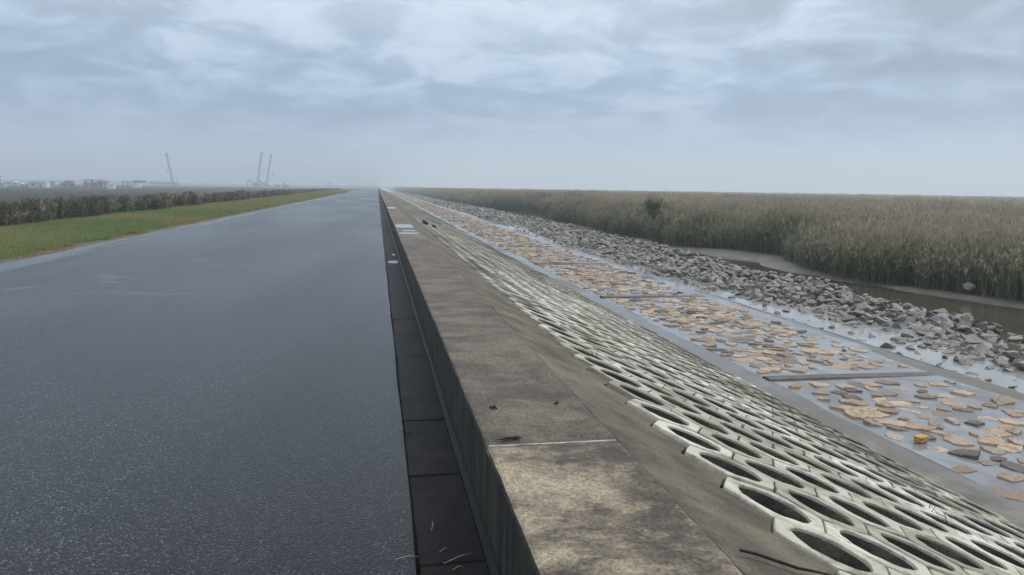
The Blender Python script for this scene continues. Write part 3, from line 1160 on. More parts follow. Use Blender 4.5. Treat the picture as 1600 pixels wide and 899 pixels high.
def shrub_tuft(seed, R=.5, H=1.2, n=190, mats=('shrub', 'shrub_dry'), dry=.4):
    rr = random.Random(seed)
    V, Fc, MI = [], [], []
    for s in range(8):
        a = rr.uniform(0, 6.28)
        blade(V, Fc, MI, (0, 0, -.05), a, rr.uniform(.05, .5), H * rr.uniform(.7, 1.1), .02, rr.uniform(-.2, .4), 1, 3, face=a + 1.5)
    for s in range(n):
        a = rr.uniform(0, 6.28)
        zf = rr.random() ** .8
        r = R * math.sqrt(rr.random()) * (1.0 - .55 * zf) * rr.uniform(.7, 1.15)
        blade(V, Fc, MI, (math.cos(a) * r, math.sin(a) * r, zf * H), rr.uniform(0, 6.28), rr.uniform(.1, 1.6), rr.uniform(.07, .17), rr.uniform(.03, .06), rr.uniform(.2, 1.2),
              1 if rr.random() < dry * (.3 + zf * 1.3) else 0, 2, face=rr.uniform(0, 6.28))
    return mesh('shrub_tuft', V, Fc, [M[mats[0]], M[mats[1]]], MI)


def scatter(name, tufts, pts, label, cat):
    """pts: array of x,y,z,rotz,scale,scale_z,index -> one object of kind stuff"""
    P = np.asarray(pts, np.float32)
    me = bpy.data.meshes.new(name)
    me.vertices.add(len(P)); me.vertices.foreach_set('co', P[:, :3].ravel())
    a = me.attributes.new('rot', 'FLOAT_VECTOR', 'POINT')
    rot = np.zeros((len(P), 3), np.float32); rot[:, 2] = P[:, 3]
    a.data.foreach_set('vector', rot.ravel())
    a = me.attributes.new('scl', 'FLOAT_VECTOR', 'POINT')
    sc = np.stack([P[:, 4], P[:, 4], P[:, 5]], 1)
    a.data.foreach_set('vector', sc.ravel())
    a = me.attributes.new('idx', 'INT', 'POINT')
    a.data.foreach_set('value', P[:, 6].astype(np.int32))
    o = obj(name, me, None, label, cat, kind='stuff')
    ng = bpy.data.node_groups.new(name + '_spread', 'GeometryNodeTree')
    ng.interface.new_socket('Geometry', in_out='INPUT', socket_type='NodeSocketGeometry')
    ng.interface.new_socket('Geometry', in_out='OUTPUT', socket_type='NodeSocketGeometry')
    N, Lk = ng.nodes, ng.links
    gi, go = N.new('NodeGroupInput'), N.new('NodeGroupOutput')
    jn = N.new('GeometryNodeJoinGeometry')
    srcs = []
    for i, tm in enumerate(tufts):
        src = bpy.data.objects.new(name + '_tuft', tm)
        oi = N.new('GeometryNodeObjectInfo')
        oi.inputs['Object'].default_value = src
        oi.inputs['As Instance'].default_value = True
        srcs.append(oi)
    for oi in reversed(srcs):
        Lk.new(oi.outputs['Geometry'], jn.inputs[0])
    ip = N.new('GeometryNodeInstanceOnPoints')
    Lk.new(gi.outputs[0], ip.inputs['Points'])
    Lk.new(jn.outputs[0], ip.inputs['Instance'])
    ip.inputs['Pick Instance'].default_value = True

    def named(nm, typ):
        nd = N.new('GeometryNodeInputNamedAttribute')
        nd.data_type = typ
        nd.inputs['Name'].default_value = nm
        return nd.outputs['Attribute']
    Lk.new(named('idx', 'INT'), ip.inputs['Instance Index'])
    Lk.new(named('rot', 'FLOAT_VECTOR'), ip.inputs['Rotation'])
    Lk.new(named('scl', 'FLOAT_VECTOR'), ip.inputs['Scale'])
    Lk.new(ip.outputs[0], go.inputs[0])
    md = o.modifiers.new('spread', 'NODES')
    md.node_group = ng
    return o


def in_view(X, Y, margin=1.06):
    """keep what the frame (and a step to the side) can see"""
    d = X * math.sin(YAW) + Y * math.cos(YAW)
    s = X * math.cos(YAW) - Y * math.sin(YAW)
    return (d > 2) & (np.abs(s) < d * (800 / F_PX) * margin + 3)


def reeds():
    P = []
    xr = np.vectorize(x_reed)

    def gp(x, y):
        d_ = x - x_reed(y)
        return float(np.interp(d_, [0, 3, 8, 40], [.62, .48, .3, .18])) + .7 * float(vnoise(y * .21 + x * .09, 93)) + .4 * float(vnoise(y * .7 - x * .5, 94))

    def band(n, y0, y1, d0, d1, smin, smax, wide=1.0, power=1.0):
        Y = RNG.uniform(y0, y1, n)
        D = d0 + (d1 - d0) * RNG.random(n) ** power
        X = xr(Y) + D + .8 * vnoise(Y * .33, 97) * (D < 6)
        ok = in_view(X, Y)
        X, Y, D = X[ok], Y[ok], D[ok]
        h = RNG.uniform(smin - .12, smax + .06, len(X)) * (1 + .22 * vnoise(X * .12 + Y * .23, 91) + .30 * vnoise(Y * .42 - X * .3, 92) + .2 * vnoise(Y * 1.1 + X * .8, 98))
        h *= np.where(D < 1.2, .55 + .38 * D / 1.2 + .25 * RNG.random(len(X)), 1.0)
        h *= np.interp(Y, [0, 16, 26, 45, 200], [.78, .80, .88, .97, 1.0])
        for x, y, s in zip(X, Y, h):
            P.append((x, y, PL + .06, RNG.uniform(0, 6.28), wide * RNG.uniform(.85, 1.2), s, RNG.integers(0, 6) if RNG.random() > gp(x, y) else RNG.integers(6, 9)))
    band(11000, 10, 130, 0, 4.5, .86, 1.12)
    band(22000, 10, 170, 4, 45, .90, 1.15, 1.25, 1.3)
    band(30000, 14, 420, 40, 330, .92, 1.2, 1.9, 1.4)
    band(17000, 120, 800, 0, 70, .95, 1.15, 2.0, 1.6)
    tufts = [reed_tuft(i) for i in range(6)] + [reed_tuft(i + 60, 15, .42, 1.85, .25, 8, .42) for i in range(3)]
    scatter('reed_bed', tufts, P, 'dense bed of brown and green reeds covering the tidal flat', 'reeds')


reeds()


def far_reeds():
    """the bed goes on to the horizon as one uneven canopy"""
    ys = np.concatenate([np.arange(-10, 300, 3.0), np.geomspace(300, 3000, 60)])
    us = np.concatenate([np.arange(0, 120, 3.0), np.geomspace(120, 2900, 44)])
    V, Fc = [], []
    for y in ys:
        x0 = 22.5 if y < 125 else 18.5
        for u_ in us:
            amp = min(1.0, .4 + u_ / 60)
            h = -.48 + .25 * float(vnoise(u_ * .7 + y * 3.1, 95)) + .3 * float(vnoise(u_ * .05 + y * .021, 96)) * amp + (.45 if u_ > 0 else -1.2)
            if u_ < 3: h = -1.6
            V.append((x0 + u_, y, h + min(.45, u_ * .001)))
    n = len(us)
    for j in range(len(ys) - 1):
        for i in range(n - 1):
            Fc.append((j * n + i, j * n + i + 1, (j + 1) * n + i + 1, (j + 1) * n + i))
    obj('far_reeds', mesh('far_reeds', V, Fc, [M['reed_top']]), None, 'brown reed canopy stretching away to the horizon', 'reeds', kind='stuff')


far_reeds()


def verge():
    P, Q = [], []
    n = 60000
    Y = 14 + 190 * RNG.random(n) ** 1.7
    X = RNG.uniform(-15.5, -7.65, n)
    ok = in_view(X, Y)
    X, Y = X[ok], Y[ok]
    prof = lambda x: np.interp(x, [-22, -18, -15.5, -13, -10.5, -8.4, -7.6], [-1.75, -.85, -.36, -.24, -.14, -.05, -.02])
    z = prof(X) + .0
    dryf = vnoise(Y * .22 + X * .4, 101) + .6 * vnoise(Y * .7 - X, 102) + np.interp(X, [-15, -12.5, -10.5, -8.4, -7.7], [.05, .2, -.15, -.2, .35])
    keep = RNG.random(len(X)) < np.interp(X, [-8.2, -7.65], [1, .25])
    for x, y, zz, d_, k_ in zip(X, Y, z, dryf, keep):
        if not k_: continue
        i = RNG.integers(0, 3) + (3 if d_ + RNG.normal(0, .15) > .14 else 0)
        s = RNG.uniform(.7, 1.3) * (1 + y / 140)
        P.append((x, y, zz - .02, RNG.uniform(0, 6.28), s, s * RNG.uniform(.7, 1.3), i))
    scatter('grass_verge', [grass_tuft(i, dry=.06) for i in range(3)] + [grass_tuft(i + 9, dry=.8, H=.13) for i in range(3)], P,
            'strip of short green grass along the far edge of the road', 'grass')
    # shrubs and dry reeds at the back of the verge
    n = 19000
    Y = 18 + 330 * RNG.random(n) ** 1.55
    D = RNG.random(n)
    X = -15.0 - .008 * Y - D ** 1.5 * 16 + 1.3 * vnoise(Y * .25, 103) + .6 * vnoise(Y * 1.1, 108)
    ok = in_view(X, Y)
    for x, y, d_ in zip(X[ok], Y[ok], D[ok]):
        h = RNG.uniform(.5, 1.05) * (1.0 + .3 * float(vnoise(y * .3 + x * .3, 104)))
        i = RNG.integers(0, 4)
        if RNG.random() < .28 + .3 * float(vnoise(y * .1, 105)): i = RNG.integers(4, 6)
        Q.append((x, y, float(prof(x)) - .05, RNG.uniform(0, 6.28), RNG.uniform(.8, 1.5), h * (1.0 - .1 * d_), i))
    scatter('roadside_shrubbery', [shrub_tuft(i) for i in range(4)] + [reed_tuft(i + 20, 14, .4, 1.25, .3, 7) for i in range(2)], Q,
            'dark brown and green shrubs in a long band behind the grass verge', 'shrubs')
    # low scrub over the flat land behind
    R = []
    n = 34000
    Y = 30 + 720 * RNG.random(n) ** 1.9
    X = -20 - 4 * RNG.random(n) - (Y * .8) * RNG.random(n) ** 1.25
    ok = in_view(X, Y)
    for x, y in zip(X[ok], Y[ok]):
        i = RNG.integers(0, 4)
        w = 1.25 + y / 200
        R.append((x, y, (LAND if x < -30 else float(np.interp(x, [-30, -22, -18], [LAND, -1.75, -.85]))) - .05, RNG.uniform(0, 6.28), w * RNG.uniform(.8, 1.4), RNG.uniform(.25, .7) * (1 + y / 1100), i))
    scatter('inland_scrub', [shrub_tuft(i + 40, .7, 1.0, 90, ('shrub_dry', 'shrub'), .4) for i in range(4)], R,
            'low grey brown scrub on the flat land before the work site', 'scrub')


verge()


def bush():
    c = at(1028, 325, 46)
    o = empty('bush', (c.x, c.y, PL + .05), label='round green bush standing above the reed bed', cat='bush')
    b = MB()
    rr = random.Random(3)
    for i in range(6):
        a = rr.uniform(0, 6.28)
        b.tube([(0, 0, 0), (.15 * math.cos(a), .15 * math.sin(a), 1.2), (.6 * math.cos(a), .6 * math.sin(a), 2.3)], [.04, .03, .012])
    b.build('trunk', M['twig'], o)
    V, Fc, MI = [], [], []
    for k in range(26):
        cc = Vector((rr.gauss(0, .52), rr.gauss(0, .52), 2.05 + rr.gauss(0, .33)))
        rad_ = rr.uniform(.25, .45)
        for s in range(150):
            q = cc + Vector((rr.gauss(0, 1), rr.gauss(0, 1), rr.gauss(0, 1))).normalized() * rad_ * rr.uniform(.4, 1.05)
            blade(V, Fc, MI, q, rr.uniform(0, 6.28), rr.uniform(.3, 1.8), rr.uniform(.07, .13), .05, rr.uniform(.1, .9), 0, 2, face=rr.uniform(0, 6.28))
    obj('crown', mesh('crown', V, Fc, [M['bush']], MI), o)


bush()
c = Vector((18.15, 19.9, PL + .33))


def lump():
    bm = bmesh.new()
    bmesh.ops.create_icosphere(bm, subdivisions=3, radius=.15)
    for v in bm.verts:
        n = v.co.normalized()
        v.co *= 1 + .16 * math.sin(n.x * 5 + 1) * math.cos(n.y * 4) + .09 * math.sin(n.z * 9 + n.x * 7)
        v.co.z *= .85
        if n.x > .75: v.co.x *= 1.25
    me = bpy.data.meshes.new('float_lump'); bm.to_mesh(me); bm.free()
    me.materials.append(simple('weathered foam', (.30, .29, .27), .9, .4, 18))
    obj('foam_lump', me, None, 'round pale weathered lump caught at the foot of the reeds', 'lump', loc=(18.35, 20.1, PL + .36))


lump()

# ------------------------------------------------------------------ small things on and beside the wall
rr = random.Random(21)


def stick(name, pts, r, mat, label, cat, group=None):
    b = MB()
    b.tube(pts, r, 5)
    return b.build(name, mat, None, True, label=label, cat=cat, group=group)


P0, P1 = sp(.06, 2.22, .012), sp(.45, 2.29, .0)
mid = [Vector(P0).lerp(Vector(P1), f) + Vector((0, .012 * math.sin(f * 7), .004)) for f in (0, .2, .45, .7, 1.0)]
mid.append(Vector(sp(.62, 2.33, .004)))
stick('twig', mid, [.0045, .006, .0065, .006, .005, .003], M['twig'], 'long dark twig lying on the brown strip below the wall edge', 'twig')


def debris(name, x, y, z, n, spread, mat, label, cat, L=(.02, .05), r=.0025):
    b = MB()
    for i in range(n):
        a = rr.uniform(0, 6.28)
        l = rr.uniform(*L)
        p = Vector((x + rr.gauss(0, spread), y + rr.gauss(0, spread * .35), z + r + rr.uniform(0, .006)))
        q = p + Vector((math.cos(a) * l, math.sin(a) * l * .6, rr.uniform(-.001, .006)))
        m_ = (p + q) / 2 + Vector((rr.uniform(-.006, .006), rr.uniform(-.006, .006), .003))
        b.tube([p, m_, q], [r, r * 1.2, r * .5], 4)
    return b.build(name, mat, None, label=label, cat=cat)


debris('twig_litter', .625, 3.415, WZ, 26, .022, M['twig'], 'small dark heap of twig litter at the wall joint', 'litter')
debris('dead_leaf', .63, 3.93, WZ, 7, .008, M['twig'], 'small dark dead leaf on the wall top near its road edge', 'leaf', (.02, .035), .004)
debris('dead_leaf', .99, 3.97, WZ, 4, .006, M['twig'], 'tiny dark dead leaf in the middle of the wall top', 'leaf', (.015, .025), .004)
debris('straw_bits', .205, 4.72, -.012, 9, .03, M['twig'], 'dark straw bits at the asphalt edge of the gutter', 'straw', (.03, .07), .002)
for (pa, pb, lab) in (
    ((.265, 2.985), (.40, 3.06), 'long pale straw lying across the gutter joint'),
    ((.30, 2.93), (.345, 2.945), 'short pale straw at the wall end of the gutter slab'),
    ((.235, 3.30), (.245, 3.40), 'thin curved straw on the dark gutter slab'),
    ((.255, 3.09), (.295, 3.12), 'small forked straw in the gutter beside the asphalt'),
    ((.06, 3.03), (.16, 3.04), 'thin straw lying on the asphalt edge')):
    z = .004 if pb[0] < .17 else -.008
    a, b_ = Vector((*pa, z)), Vector((*pb, z))
    m_ = (a + b_) / 2 + Vector((.006, .01, .004))
    stick('straw', [a, m_, b_], [.0016, .002, .001], M['straw'], lab, 'straw')
for i, (s, y, lab) in enumerate(((.70, 29.4, 'dark clod on the strip edge beyond the wall puddles, the upper of two'), (1.06, 28.6, 'dark clod on the blocks beyond the wall puddles, the lower of two'))):
    me = rv[i + 3].copy()
    me.materials.clear(); me.materials.append(M['twig'])
    obj('clod', me, None, lab, 'clod', loc=sp(s, y, .09), rot=(.2, .4, i), scl=(.17, .22, .14))


def sprig(s, y, n, H, label):
    V, Fc, MI = [], [], []
    p = Vector(sp(s, y, -.05))
    for i in range(n):
        q = p + Vector((rr.gauss(0, .05), rr.gauss(0, .07), 0))
        blade(V, Fc, MI, q, rr.uniform(0, 6.28), rr.uniform(.05, .7), H * rr.uniform(.6, 1.1), .006, rr.uniform(.1, .9), 0, 3, face=rr.uniform(0, 6.28))
    obj('dry_sprig', mesh('dry_sprig', V, Fc, [M['twig']], MI), None, label, 'sprig')


sprig(.86, 6.55, 9, .17, 'dry sprig growing from an upper cell of the honeycomb slope')
sprig(3.15, 4.55, 5, .24, 'thin dry stem rising from a cell near the lower corner of the slope')
sprig(3.0, 7.5, 7, .20, 'dry sprig growing halfway down the honeycomb slope')


def puddle(name, cx, cy, z, rx, ry, seed, label):
    n = 36
    V = [(cx, cy, z)]
    for i in range(n):
        a = 2 * math.pi * i / n
        k = 1 + .35 * float(vnoise(i * .45 if i < n - 4 else (n - i) * .1, seed))
        ca, sa = math.cos(a), math.sin(a)
        # nearly rectangular: the water lies between the raised edges
        ex = abs(ca) ** .45 * (1 if ca > 0 else -1)
        ey = abs(sa) ** .7 * (1 if sa > 0 else -1)
        V.append((cx + ex * rx * (1 + .06 * (k - 1)), cy + ey * ry * k, z))
    obj(name, mesh(name, V, [(0, 1 + i, 1 + (i + 1) % n) for i in range(n)], [M['puddle']]), kind='structure')


puddle('puddle', .80, 23.2, WZ + .0035, .27, 1.15, 1, '')
puddle('puddle', .86, 20.8, WZ + .0035, .20, .32, 2, '')
puddle('puddle', .80, 19.5, WZ + .0035, .27, .42, 3, '')
puddle('puddle', .33, 15.9, -.0045, .125, .30, 4, '')
puddle('puddle', .36, 17.6, -.0045, .04, .2, 6, '')
puddle('puddle', .80, 43.0, WZ + .0035, .25, 1.6, 5, '')


# yellow box among the flat stones
def yellow_box():
    o = empty('yellow_box', (6.70, 7.86, WL - .004), .35, label='small yellow box lying on a flat stone at the berm edge', cat='box')
    my = simple('yellow plastic', (.58, .34, .10), .6, .45, 22)
    mo = simple('orange panel', (.55, .24, .07), .6, .45, 22)
    bm = bmesh.new(); bmesh.ops.create_cube(bm, size=1)
    for v in bm.verts:
        v.co.x *= .165; v.co.y *= .10; v.co.z *= .062
    bmesh.ops.bevel(bm, geom=bm.edges[:], offset=.006, segments=2, affect='EDGES')
    me = bpy.data.meshes.new('body'); bm.to_mesh(me); bm.free(); me.materials.append(my)
    obj('body', me, o, loc=(0, 0, .046))
    MB().box((-.055, -.0525, .026), (.055, -.0495, .064)).build('front_panel', mo, o)
    MB().box((-.085, -.053, .0775), (.085, .053, .088)).build('lid', my, o)
    for x in (-.045, .045):
        MB().box((x - .012, -.035, 0), (x + .012, .035, .016)).build('foot', M['twig'], o)


yellow_box()

# ------------------------------------------------------------------ far work site
WHT = simple('white paint steel', (.62, .66, .62), .5, .12, .6)
PGR = simple('pale green wall', (.42, .52, .47), .6, .12, .4)
BLU = simple('blue sheet steel', (.10, .19, .40), .5, .2, .5)
LBL = simple('light blue sheet', (.20, .38, .60), .5, .2, .5)
DRK = simple('dark roof', (.055, .065, .075), .7, .2, .5)
PNK = simple('pinkish cladding', (.36, .30, .31), .7, .2, .5)
RED = simple('rusty red steel', (.24, .105, .095), .6, .2, .8)
GRY = simple('grey steel', (.20, .21, .23), .5, .2, .8)
GLS = simple('dark window glass', (.03, .04, .05), .1, .1, 1)


def site(name, u, vb, depth, label, cat, group=None):
    """an Empty on the flat land, turned so its local x runs along the view"""
    p = at(u, vb, depth)
    o = empty(name, (p.x, p.y, p.z), -YAW, label=label, cat=cat, group=group)
    return o, depth / F_PX      # metres per photo pixel there


def P(o, name, a, b, mat):
    return MB().box(a, b).build(name, mat, o)


def cabin(u0, u1, vt, vb, depth, mat, label, name='container', cat='container', door=True, ribs=True, deep=None, group=None, roofmat=None):
    o, k = site(name, (u0 + u1) / 2, vb, depth, label, cat, group)
    w, h = (u1 - u0) * k, (vb - vt) * k
    dp = deep or 2.4
    P(o, 'wall', (-w / 2, 0, -.4), (w / 2, dp, h), mat)
    P(o, 'roof', (-w / 2 - .1, -.1, h + .01), (w / 2 + .1, dp + .1, h + .12), roofmat or mat)
    if ribs:
        n = max(3, int(w / 1.2))
        for i in range(n):
            x = -w / 2 + .25 + (w - .5) * i / (n - 1)
            P(o, 'rib', (x - .09, -.06, .05), (x + .09, -.003, h - .1), mat)
    if door:
        d = P(o, 'door', (w * .22 - .45, -.09, .02), (w * .22 + .45, -.065, min(2.0, h * .8)), GRY)
        P(d, 'handle', (w * .22 + .3, -.13, .9), (w * .22 + .38, -.092, 1.1), DRK)
        f = P(o, 'window', (-w * .25 - .6, -.085, h * .4), (-w * .25 + .6, -.062, h * .75), GRY)
        P(f, 'pane', (-w * .25 - .5, -.10, h * .4 + .1), (-w * .25 + .5, -.088, h * .75 - .1), GLS)
    return o, k, w, h


cabin(46, 70.5, 284.6, 294.0, 340, PGR, 'long pale green site cabin with a white end near the frame edge', 'site_cabin', 'cabin', deep=3.0)
cabin(69.6, 73, 284.8, 292.6, 337, WHT, 'narrow white gable unit against the end of the long pale cabin', 'site_cabin', 'cabin', door=False, ribs=False, deep=2.8)
cabin(74.5, 81, 284.4, 293, 352, BLU, 'blue steel container beside the long pale cabin', door=False)
cabin(8, 29, 284.2, 289.5, 420, PGR, 'low pale green shed behind the white tent', 'shed', 'shed', ribs=False)
cabin(-4, 6.0, 287, 297.5, 320, LBL, 'light blue container cut by the edge of the frame', door=False)
cabin(168, 177, 290, 295.2, 330, WHT, 'small white container standing alone in the scrub', door=False)
cabin(205.0, 210.6, 286.6, 292.4, 420, WHT, 'white container under the dark roof, first of three', door=False, group='white containers under the dark roof')
cabin(211.2, 213.4, 286.6, 292.4, 418, WHT, 'narrow white container under the dark roof, middle of three', door=False, ribs=False, group='white containers under the dark roof')
cabin(215.0, 217.8, 286.8, 292.6, 416, WHT, 'white container under the dark roof, last of three', door=False, ribs=False, group='white containers under the dark roof')

# pole with a lamp head at the frame edge
o, k = site('lamp_pole', .6, 290, 330, 'thin dark pole with a box head above the light blue container', 'pole')
MB().tube([(0, 0, -1), (0, 0, 4.0)], .12, 6).build('pole', DRK, o)
P(o, 'lamp_head', (-.35, -.25, 3.7), (.35, .25, 4.3), DRK)

# white tent
o, k = site('tent', 23.2, 287.2, 400, 'small white peaked tent in front of the low shed', 'tent')
w, h = 3.0 * k, 5.0 * k
MB().add([(-w, 0, .9), (w * 1.1, 0, .6), (w * 1.1, 3, .6), (-w, 3, .9), (0, 1.5, h)], [(0, 1, 4), (1, 2, 4), (2, 3, 4), (3, 0, 4)]).build('canopy', WHT, o)
for x in (-w + .1, w):
    for y in (.1, 2.9):
        MB().tube([(x, y, -1.0), (x, y, .8)], .08, 5).build('pole', GRY, o)

# white lorry with a sloping front
o, k = site('lorry', 37.5, 291, 360, 'white lorry with a tall box and a low sloping load bed', 'lorry')
P(o, 'cab', (-5.4 * k, 0, .5), (-4.2 * k, 2.3, 6 * k), WHT)
MB().add([(-4 * k, 0, .7), (5.5 * k, 0, .7), (5.5 * k, 0, 1.7 * k), (-4 * k, 0, 3.2 * k), (-4 * k, 2.3, .7), (5.5 * k, 2.3, .7), (5.5 * k, 2.3, 1.7 * k), (-4 * k, 2.3, 3.2 * k)],
         [(0, 1, 2, 3), (7, 6, 5, 4), (0, 4, 5, 1), (1, 5, 6, 2), (2, 6, 7, 3), (3, 7, 4, 0)]).build('load_bed', WHT, o)
for x in (-4.6 * k, -1.5 * k, 4 * k):
    MB().tube([(x, -.05, .45), (x, .3, .45)], .48, 12).build('wheel', DRK, o)

# red excavator-like machine
o, k = site('excavator', 103, 290.5, 380, 'rusty red digging machine between the cabins and the scaffold frame', 'excavator')
P(o, 'body', (-2 * k, 0, 1.2), (8 * k, 3, 8.2 * k), RED)
P(o, 'engine_cover', (-10 * k, .2, 1.0), (-2.1 * k, 2.8, 4.5 * k), PNK)
for y in (-.3, 2.4):
    MB().tube([(-6 * k, y, .5), (-6 * k, y + .8, .5)], .8, 10).build('track', DRK, o)
    MB().tube([(6 * k, y, .5), (6 * k, y + .8, .5)], .8, 10).build('track', DRK, o)
b = MB(); b.tube([(-3 * k, 1.5, 1.5), (-8 * k, 1.5, 5 * k), (-12 * k, 1.5, 1.5 * k)], [.3, .3, .2], 6); b.build('arm', RED, o)

# scaffold building
o, k = site('site_building', 146, 293.0, 385, 'dark framed site building with an open top storey and pinkish panels', 'building')
w0, w1 = -18 * k, 17 * k
P(o, 'wall', (w0, 1.0, -.3), (0, 7, 7.4 * k), GRY)
P(o, 'cladding_panel', (-9.5 * k, .7, 3.2 * k), (-1, .95, 7.2 * k), PNK)
P(o, 'cladding_panel', (1.4, .7, 2.6 * k), (7.6 * k, 5, 9.2 * k), PNK)
P(o, 'cladding_panel', (9 * k, .7, 1.2 * k), (12 * k, 5, 7.4 * k), RED)
P(o, 'cladding_panel', (12.4 * k, .7, 1.2 * k), (14.6 * k, 5, 8.4 * k), PNK)
P(o, 'roof', (-14 * k, .3, 11.0 * k), (9 * k, 6.5, 12.1 * k), DRK)
P(o, 'roof', (10.2 * k, .3, 8.6 * k), (17 * k, 6, 9.4 * k), DRK)
P(o, 'floor', (-14 * k, .3, 7.9 * k), (8 * k, 6.5, 8.5 * k), DRK)
for x in (-13.8, -4.2, -3.0, 8.4):
    P(o, 'post', (x * k, .4, 0), (x * k + .45, .85, 10.95 * k), DRK)
for x in (10.4, 16.2):
    P(o, 'post', (x * k, .35, 0), (x * k + .4, .68, 8.55 * k), DRK)
P(o, 'door', (-15 * k, .9, 0), (-13.9 * k, .99, 2.2), DRK)

# dark open roof
o, k = site('open_shed', 207, 292.5, 426, 'dark open shed roof on posts over the white containers', 'shed')
P(o, 'roof', (-15 * k, -1, 7.2 * k), (13 * k, 8, 8.3 * k), DRK)
P(o, 'roof', (4.5 * k, -1.2, 8.35 * k), (10.5 * k, 8, 10.2 * k), DRK)
for x in (-14, -8, -4, 4.6, 12):
    P(o, 'post', (x * k, -.8, -.5), (x * k + .35, -.45, 7.15 * k), DRK)


def lattice(p0, p1, w0, w1, bays, name, mat, parent, r=.10):
    b = MB()
    p0, p1 = Vector(p0), Vector(p1)
    d = (p1 - p0).normalized()
    a = d.cross(Vector((0, 1, 0))).normalized()
    c_ = d.cross(a)
    q = lambda f, i: p0.lerp(p1, f) + (a * (1 if i in (0, 3) else -1) + c_ * (1 if i < 2 else -1)) * (w0 + (w1 - w0) * f) / 2
    for i in range(4):
        b.tube([q(0, i), q(1, i)], r, 4)
    for j in range(bays):
        f0, f1 = j / bays, (j + 1) / bays
        for i in range(4):
            b.tube([q(f0, i), q(f1, (i + 1) % 4)], r * .6, 3)
            b.tube([q(f1, i), q(f1, (i + 1) % 4)], r * .6, 3)
    return b.build(name, mat, parent)


def crane(u0, v0, u1, v1, depth, label, hook, boom_mat, back=1):
    o, k = site('crawler_crane', u0, v0, depth, label, 'crane')
    tx, tz = (u1 - u0) * k, (v0 - v1) * k
    for y in (-2.2, 1.6):
        b = MB(); b.box((-3.2, y, -.2), (3.2, y + .9, 1.0)); b.build('track', DRK, o)
    P(o, 'turntable', (-1.4, -1.2, 1.02), (1.4, 1.3, 1.5), DRK)
    P(o, 'body', (-2.6 * back - 1.6, -1.5, 1.52), (-2.6 * back + 2.8, 1.5, 3.4), RED if boom_mat is RED else GRY)
    cb = P(o, 'cab', (1.3 * back - .7, -2.4, 1.52), (1.3 * back + .7, -1.52, 3.6), WHT)
    P(cb, 'window', (1.3 * back - .5, -2.46, 2.5), (1.3 * back + .5, -2.41, 3.3), GLS)
    lattice((0, 0, 2.0), (tx, 0, tz), 1.5, 1.0, 15, 'boom', boom_mat, o, .17)
    P(o, 'boom_head', (tx - .7, -.6, tz - 1.6), (tx + .7, .6, tz + .6), DRK)
    MB().tube([(-3.5 * back, 0, 3.4), (-4.5 * back, 0, 8.0)], .2, 4).build('gantry', GRY, o)
    MB().tube([(-4.5 * back, 0, 8.0), (tx * .96, 0, tz * .97)], .05, 3).build('pendant_cable', DRK, o)
    hx, hz = (hook[0] - u0) * k, (v0 - hook[1]) * k
    MB().tube([(tx, 0, tz), (hx, 0, hz)], .05, 3).build('hoist_cable', DRK, o)
    P(o, 'hook_block', (hx - .5, -.4, hz - 1.6), (hx + .5, .4, hz), DRK)


crane(271, 292.5, 262.6, 241, 700, 'crawler crane with its boom leaning towards the site cabins, standing alone', (262.8, 267), GRY, -1)
crane(402.5, 291, 410.5, 238.5, 760, 'pale pinkish crane boom rising behind the red steel frames', (413, 268), RED)
crane(416.5, 291, 425.3, 242.5, 760, 'grey crane with a slanted boom, closest to the road of the three', (427, 271), GRY)

# red triangulated steel frames at the foot of the crane
for (ua, ub, vt, lab, mir) in ((385.5, 400, 280, 'larger red triangular steel frame leaning at the foot of the crane', 1), (399, 408.5, 281, 'smaller upright red steel frame beside the larger one', -1)):
    o, k = site('steel_frame', (ua + ub) / 2, 293.5, 735, lab, 'steel frame', 'red steel frames at the crane')
    w, h = (ub - ua) * k / 2, (293.5 - vt) * k
    if mir == 1:
        A, B, C, D = (-w, 0, 0), (-w * .6, 0, h), (w, 0, h * .35), (w * .9, 0, 0)
    else:
        A, B, C, D = (-w * .8, 0, 0), (w * .55, 0, h), (w * .95, 0, h * .5), (w * .6, 0, 0)
    for (p, q) in ((A, B), (B, C), (C, D), (A, D), (A, C), (B, D)):
        MB().tube([p, q], .32, 5).build('bar', RED, o)
    for p in (A, D):
        MB().tube([p, (p[0], 0, -2)], .3, 5).build('leg', RED, o)

# domed tank and a small digger by the road side
o, k = site('tank', 434, 291.6, 720, 'pale domed tank lying near the road beyond the cranes', 'tank')
b = MB(); b.tube([(-4.5 * k, 0, 1.3), (-4 * k, 0, 1.6), (3.5 * k, 0, 1.9), (5 * k, 0, 1.5)], [.8, 1.7, 1.7, .7], 12); b.build('shell', WHT, o, True)
for x in (-2.5 * k, 2.5 * k):
    P(o, 'saddle', (x - .3, -1, -1.2), (x + .3, 1, .2), GRY)
o, k = site('digger', 446, 291.5, 720, 'small dark digger with a raised arm near the road beyond the cranes', 'digger')
P(o, 'body', (-5 * k, 0, .3), (4 * k, 2.4, 2.6 * k), GRY)
b = MB(); b.tube([(-1 * k, 1, 2 * k), (-3 * k, 1, 6.5 * k), (-1.8 * k, 1, 4.2 * k)], [.5, .4, .3], 5); b.build('arm', DRK, o)
for y in (-.2, 2.0):
    P(o, 'track', (-4 * k, y, -.9), (3.5 * k, y + .6, .28), DRK)

# long low dark shed behind the first crane
cabin(234, 268, 284.2, 288.5, 900, DRK, 'long low dark shed behind the lone crane', 'shed', 'shed', door=False, ribs=False, deep=20)
cabin(508, 518, 284.6, 289, 1700, GRY, 'faint block of a building far down beside the road', 'building', 'building', door=False, ribs=False, deep=20)

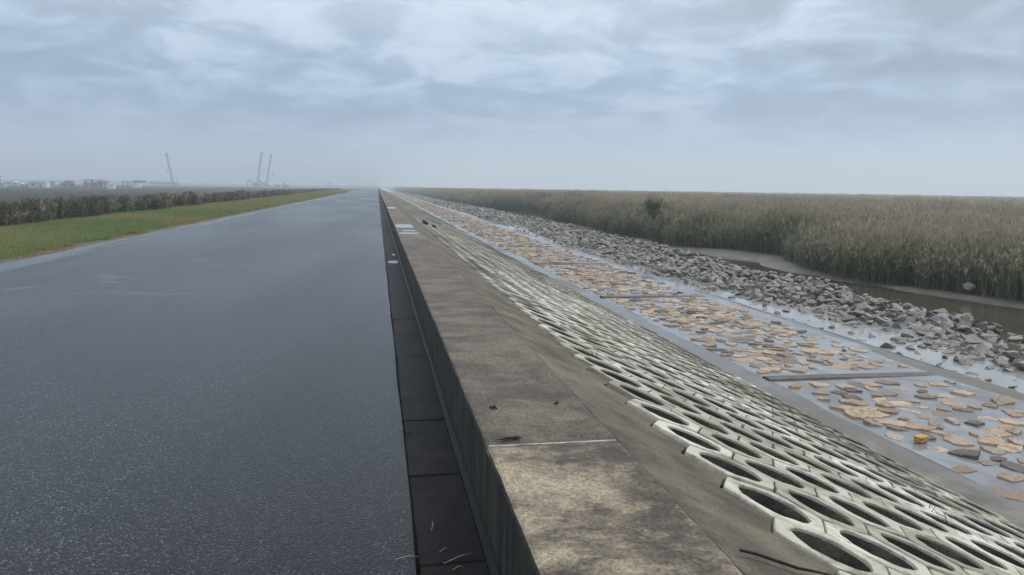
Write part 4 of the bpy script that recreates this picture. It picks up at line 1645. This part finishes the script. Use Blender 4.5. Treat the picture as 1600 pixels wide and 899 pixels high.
# white scrap in the shrubs
p = at(24.5, 337, 33.5)
bm = bmesh.new(); bmesh.ops.create_icosphere(bm, subdivisions=2, radius=.055)
for v in bm.verts: v.co *= rr.uniform(.6, 1.3)
me = bpy.data.meshes.new('plastic_scrap'); bm.to_mesh(me); bm.free(); me.materials.append(simple('white plastic', (.75, .75, .74), .5, .1, 9))
obj('plastic_scrap', me, None, 'white plastic scrap caught in the dark shrubs', 'scrap', loc=p)

# pale track across the flat land
V = []
A = [at(-30, 298.4, 268), at(60, 296.4, 280), at(112, 294.6, 330)]
for i in range(3):
    a = A[i]
    V += [(a.x, a.y - 3, LAND + .12), (a.x, a.y + 5, LAND + .12)]
obj('track_path', mesh('track_path', V, [(0, 2, 3, 1), (2, 4, 5, 3)], [simple('pale gravel', (.34, .32, .29), .9)]), kind='structure')


def treeline():
    """far wood on the inland horizon: many small crowns that read as one mass"""
    bm = bmesh.new(); bmesh.ops.create_icosphere(bm, subdivisions=2, radius=1)
    r2 = random.Random(8)
    for v in bm.verts: v.co *= r2.uniform(.7, 1.25)
    me = bpy.data.meshes.new('crown_src'); bm.to_mesh(me); bm.free()
    items = []
    for i in range(700):
        f = r2.random()
        a = rad(-34 + 36 * f)
        d = r2.uniform(1500, 2100)
        h = (1.9 + 3.0 * max(0, .5 + float(vnoise(f * 9, 120)))) * (1.35 - .9 * f) * r2.uniform(.7, 1.2)
        items.append((0, trs((math.sin(a) * d, math.cos(a) * d, LAND + h * .5), (0, 0, r2.uniform(0, 6)), (r2.uniform(8, 26), r2.uniform(5, 12), h)), r2.random()))
    obj('far_treeline', merge('treeline', [me], items, M['far_tree']), None, 'low hazy line of trees on the inland horizon', 'trees', kind='stuff')


treeline()


# ------------------------------------------------------------------ haze
def haze():
    m = bpy.data.materials.new('haze')
    m.use_nodes = True
    t = NT(m.node_tree)
    v = t.n('ShaderNodeVolumePrincipled')
    v.inputs['Color'].default_value = (.84, .92, 1.0, 1)
    v.inputs['Density'].default_value = .0013
    v.inputs['Anisotropy'].default_value = .15
    t.n('ShaderNodeOutputMaterial', Volume=v.outputs[0])
    MB().box((-3300, -150, -3.6), (3300, 3400, 62)).build('haze', m, kind='stuff')


haze()
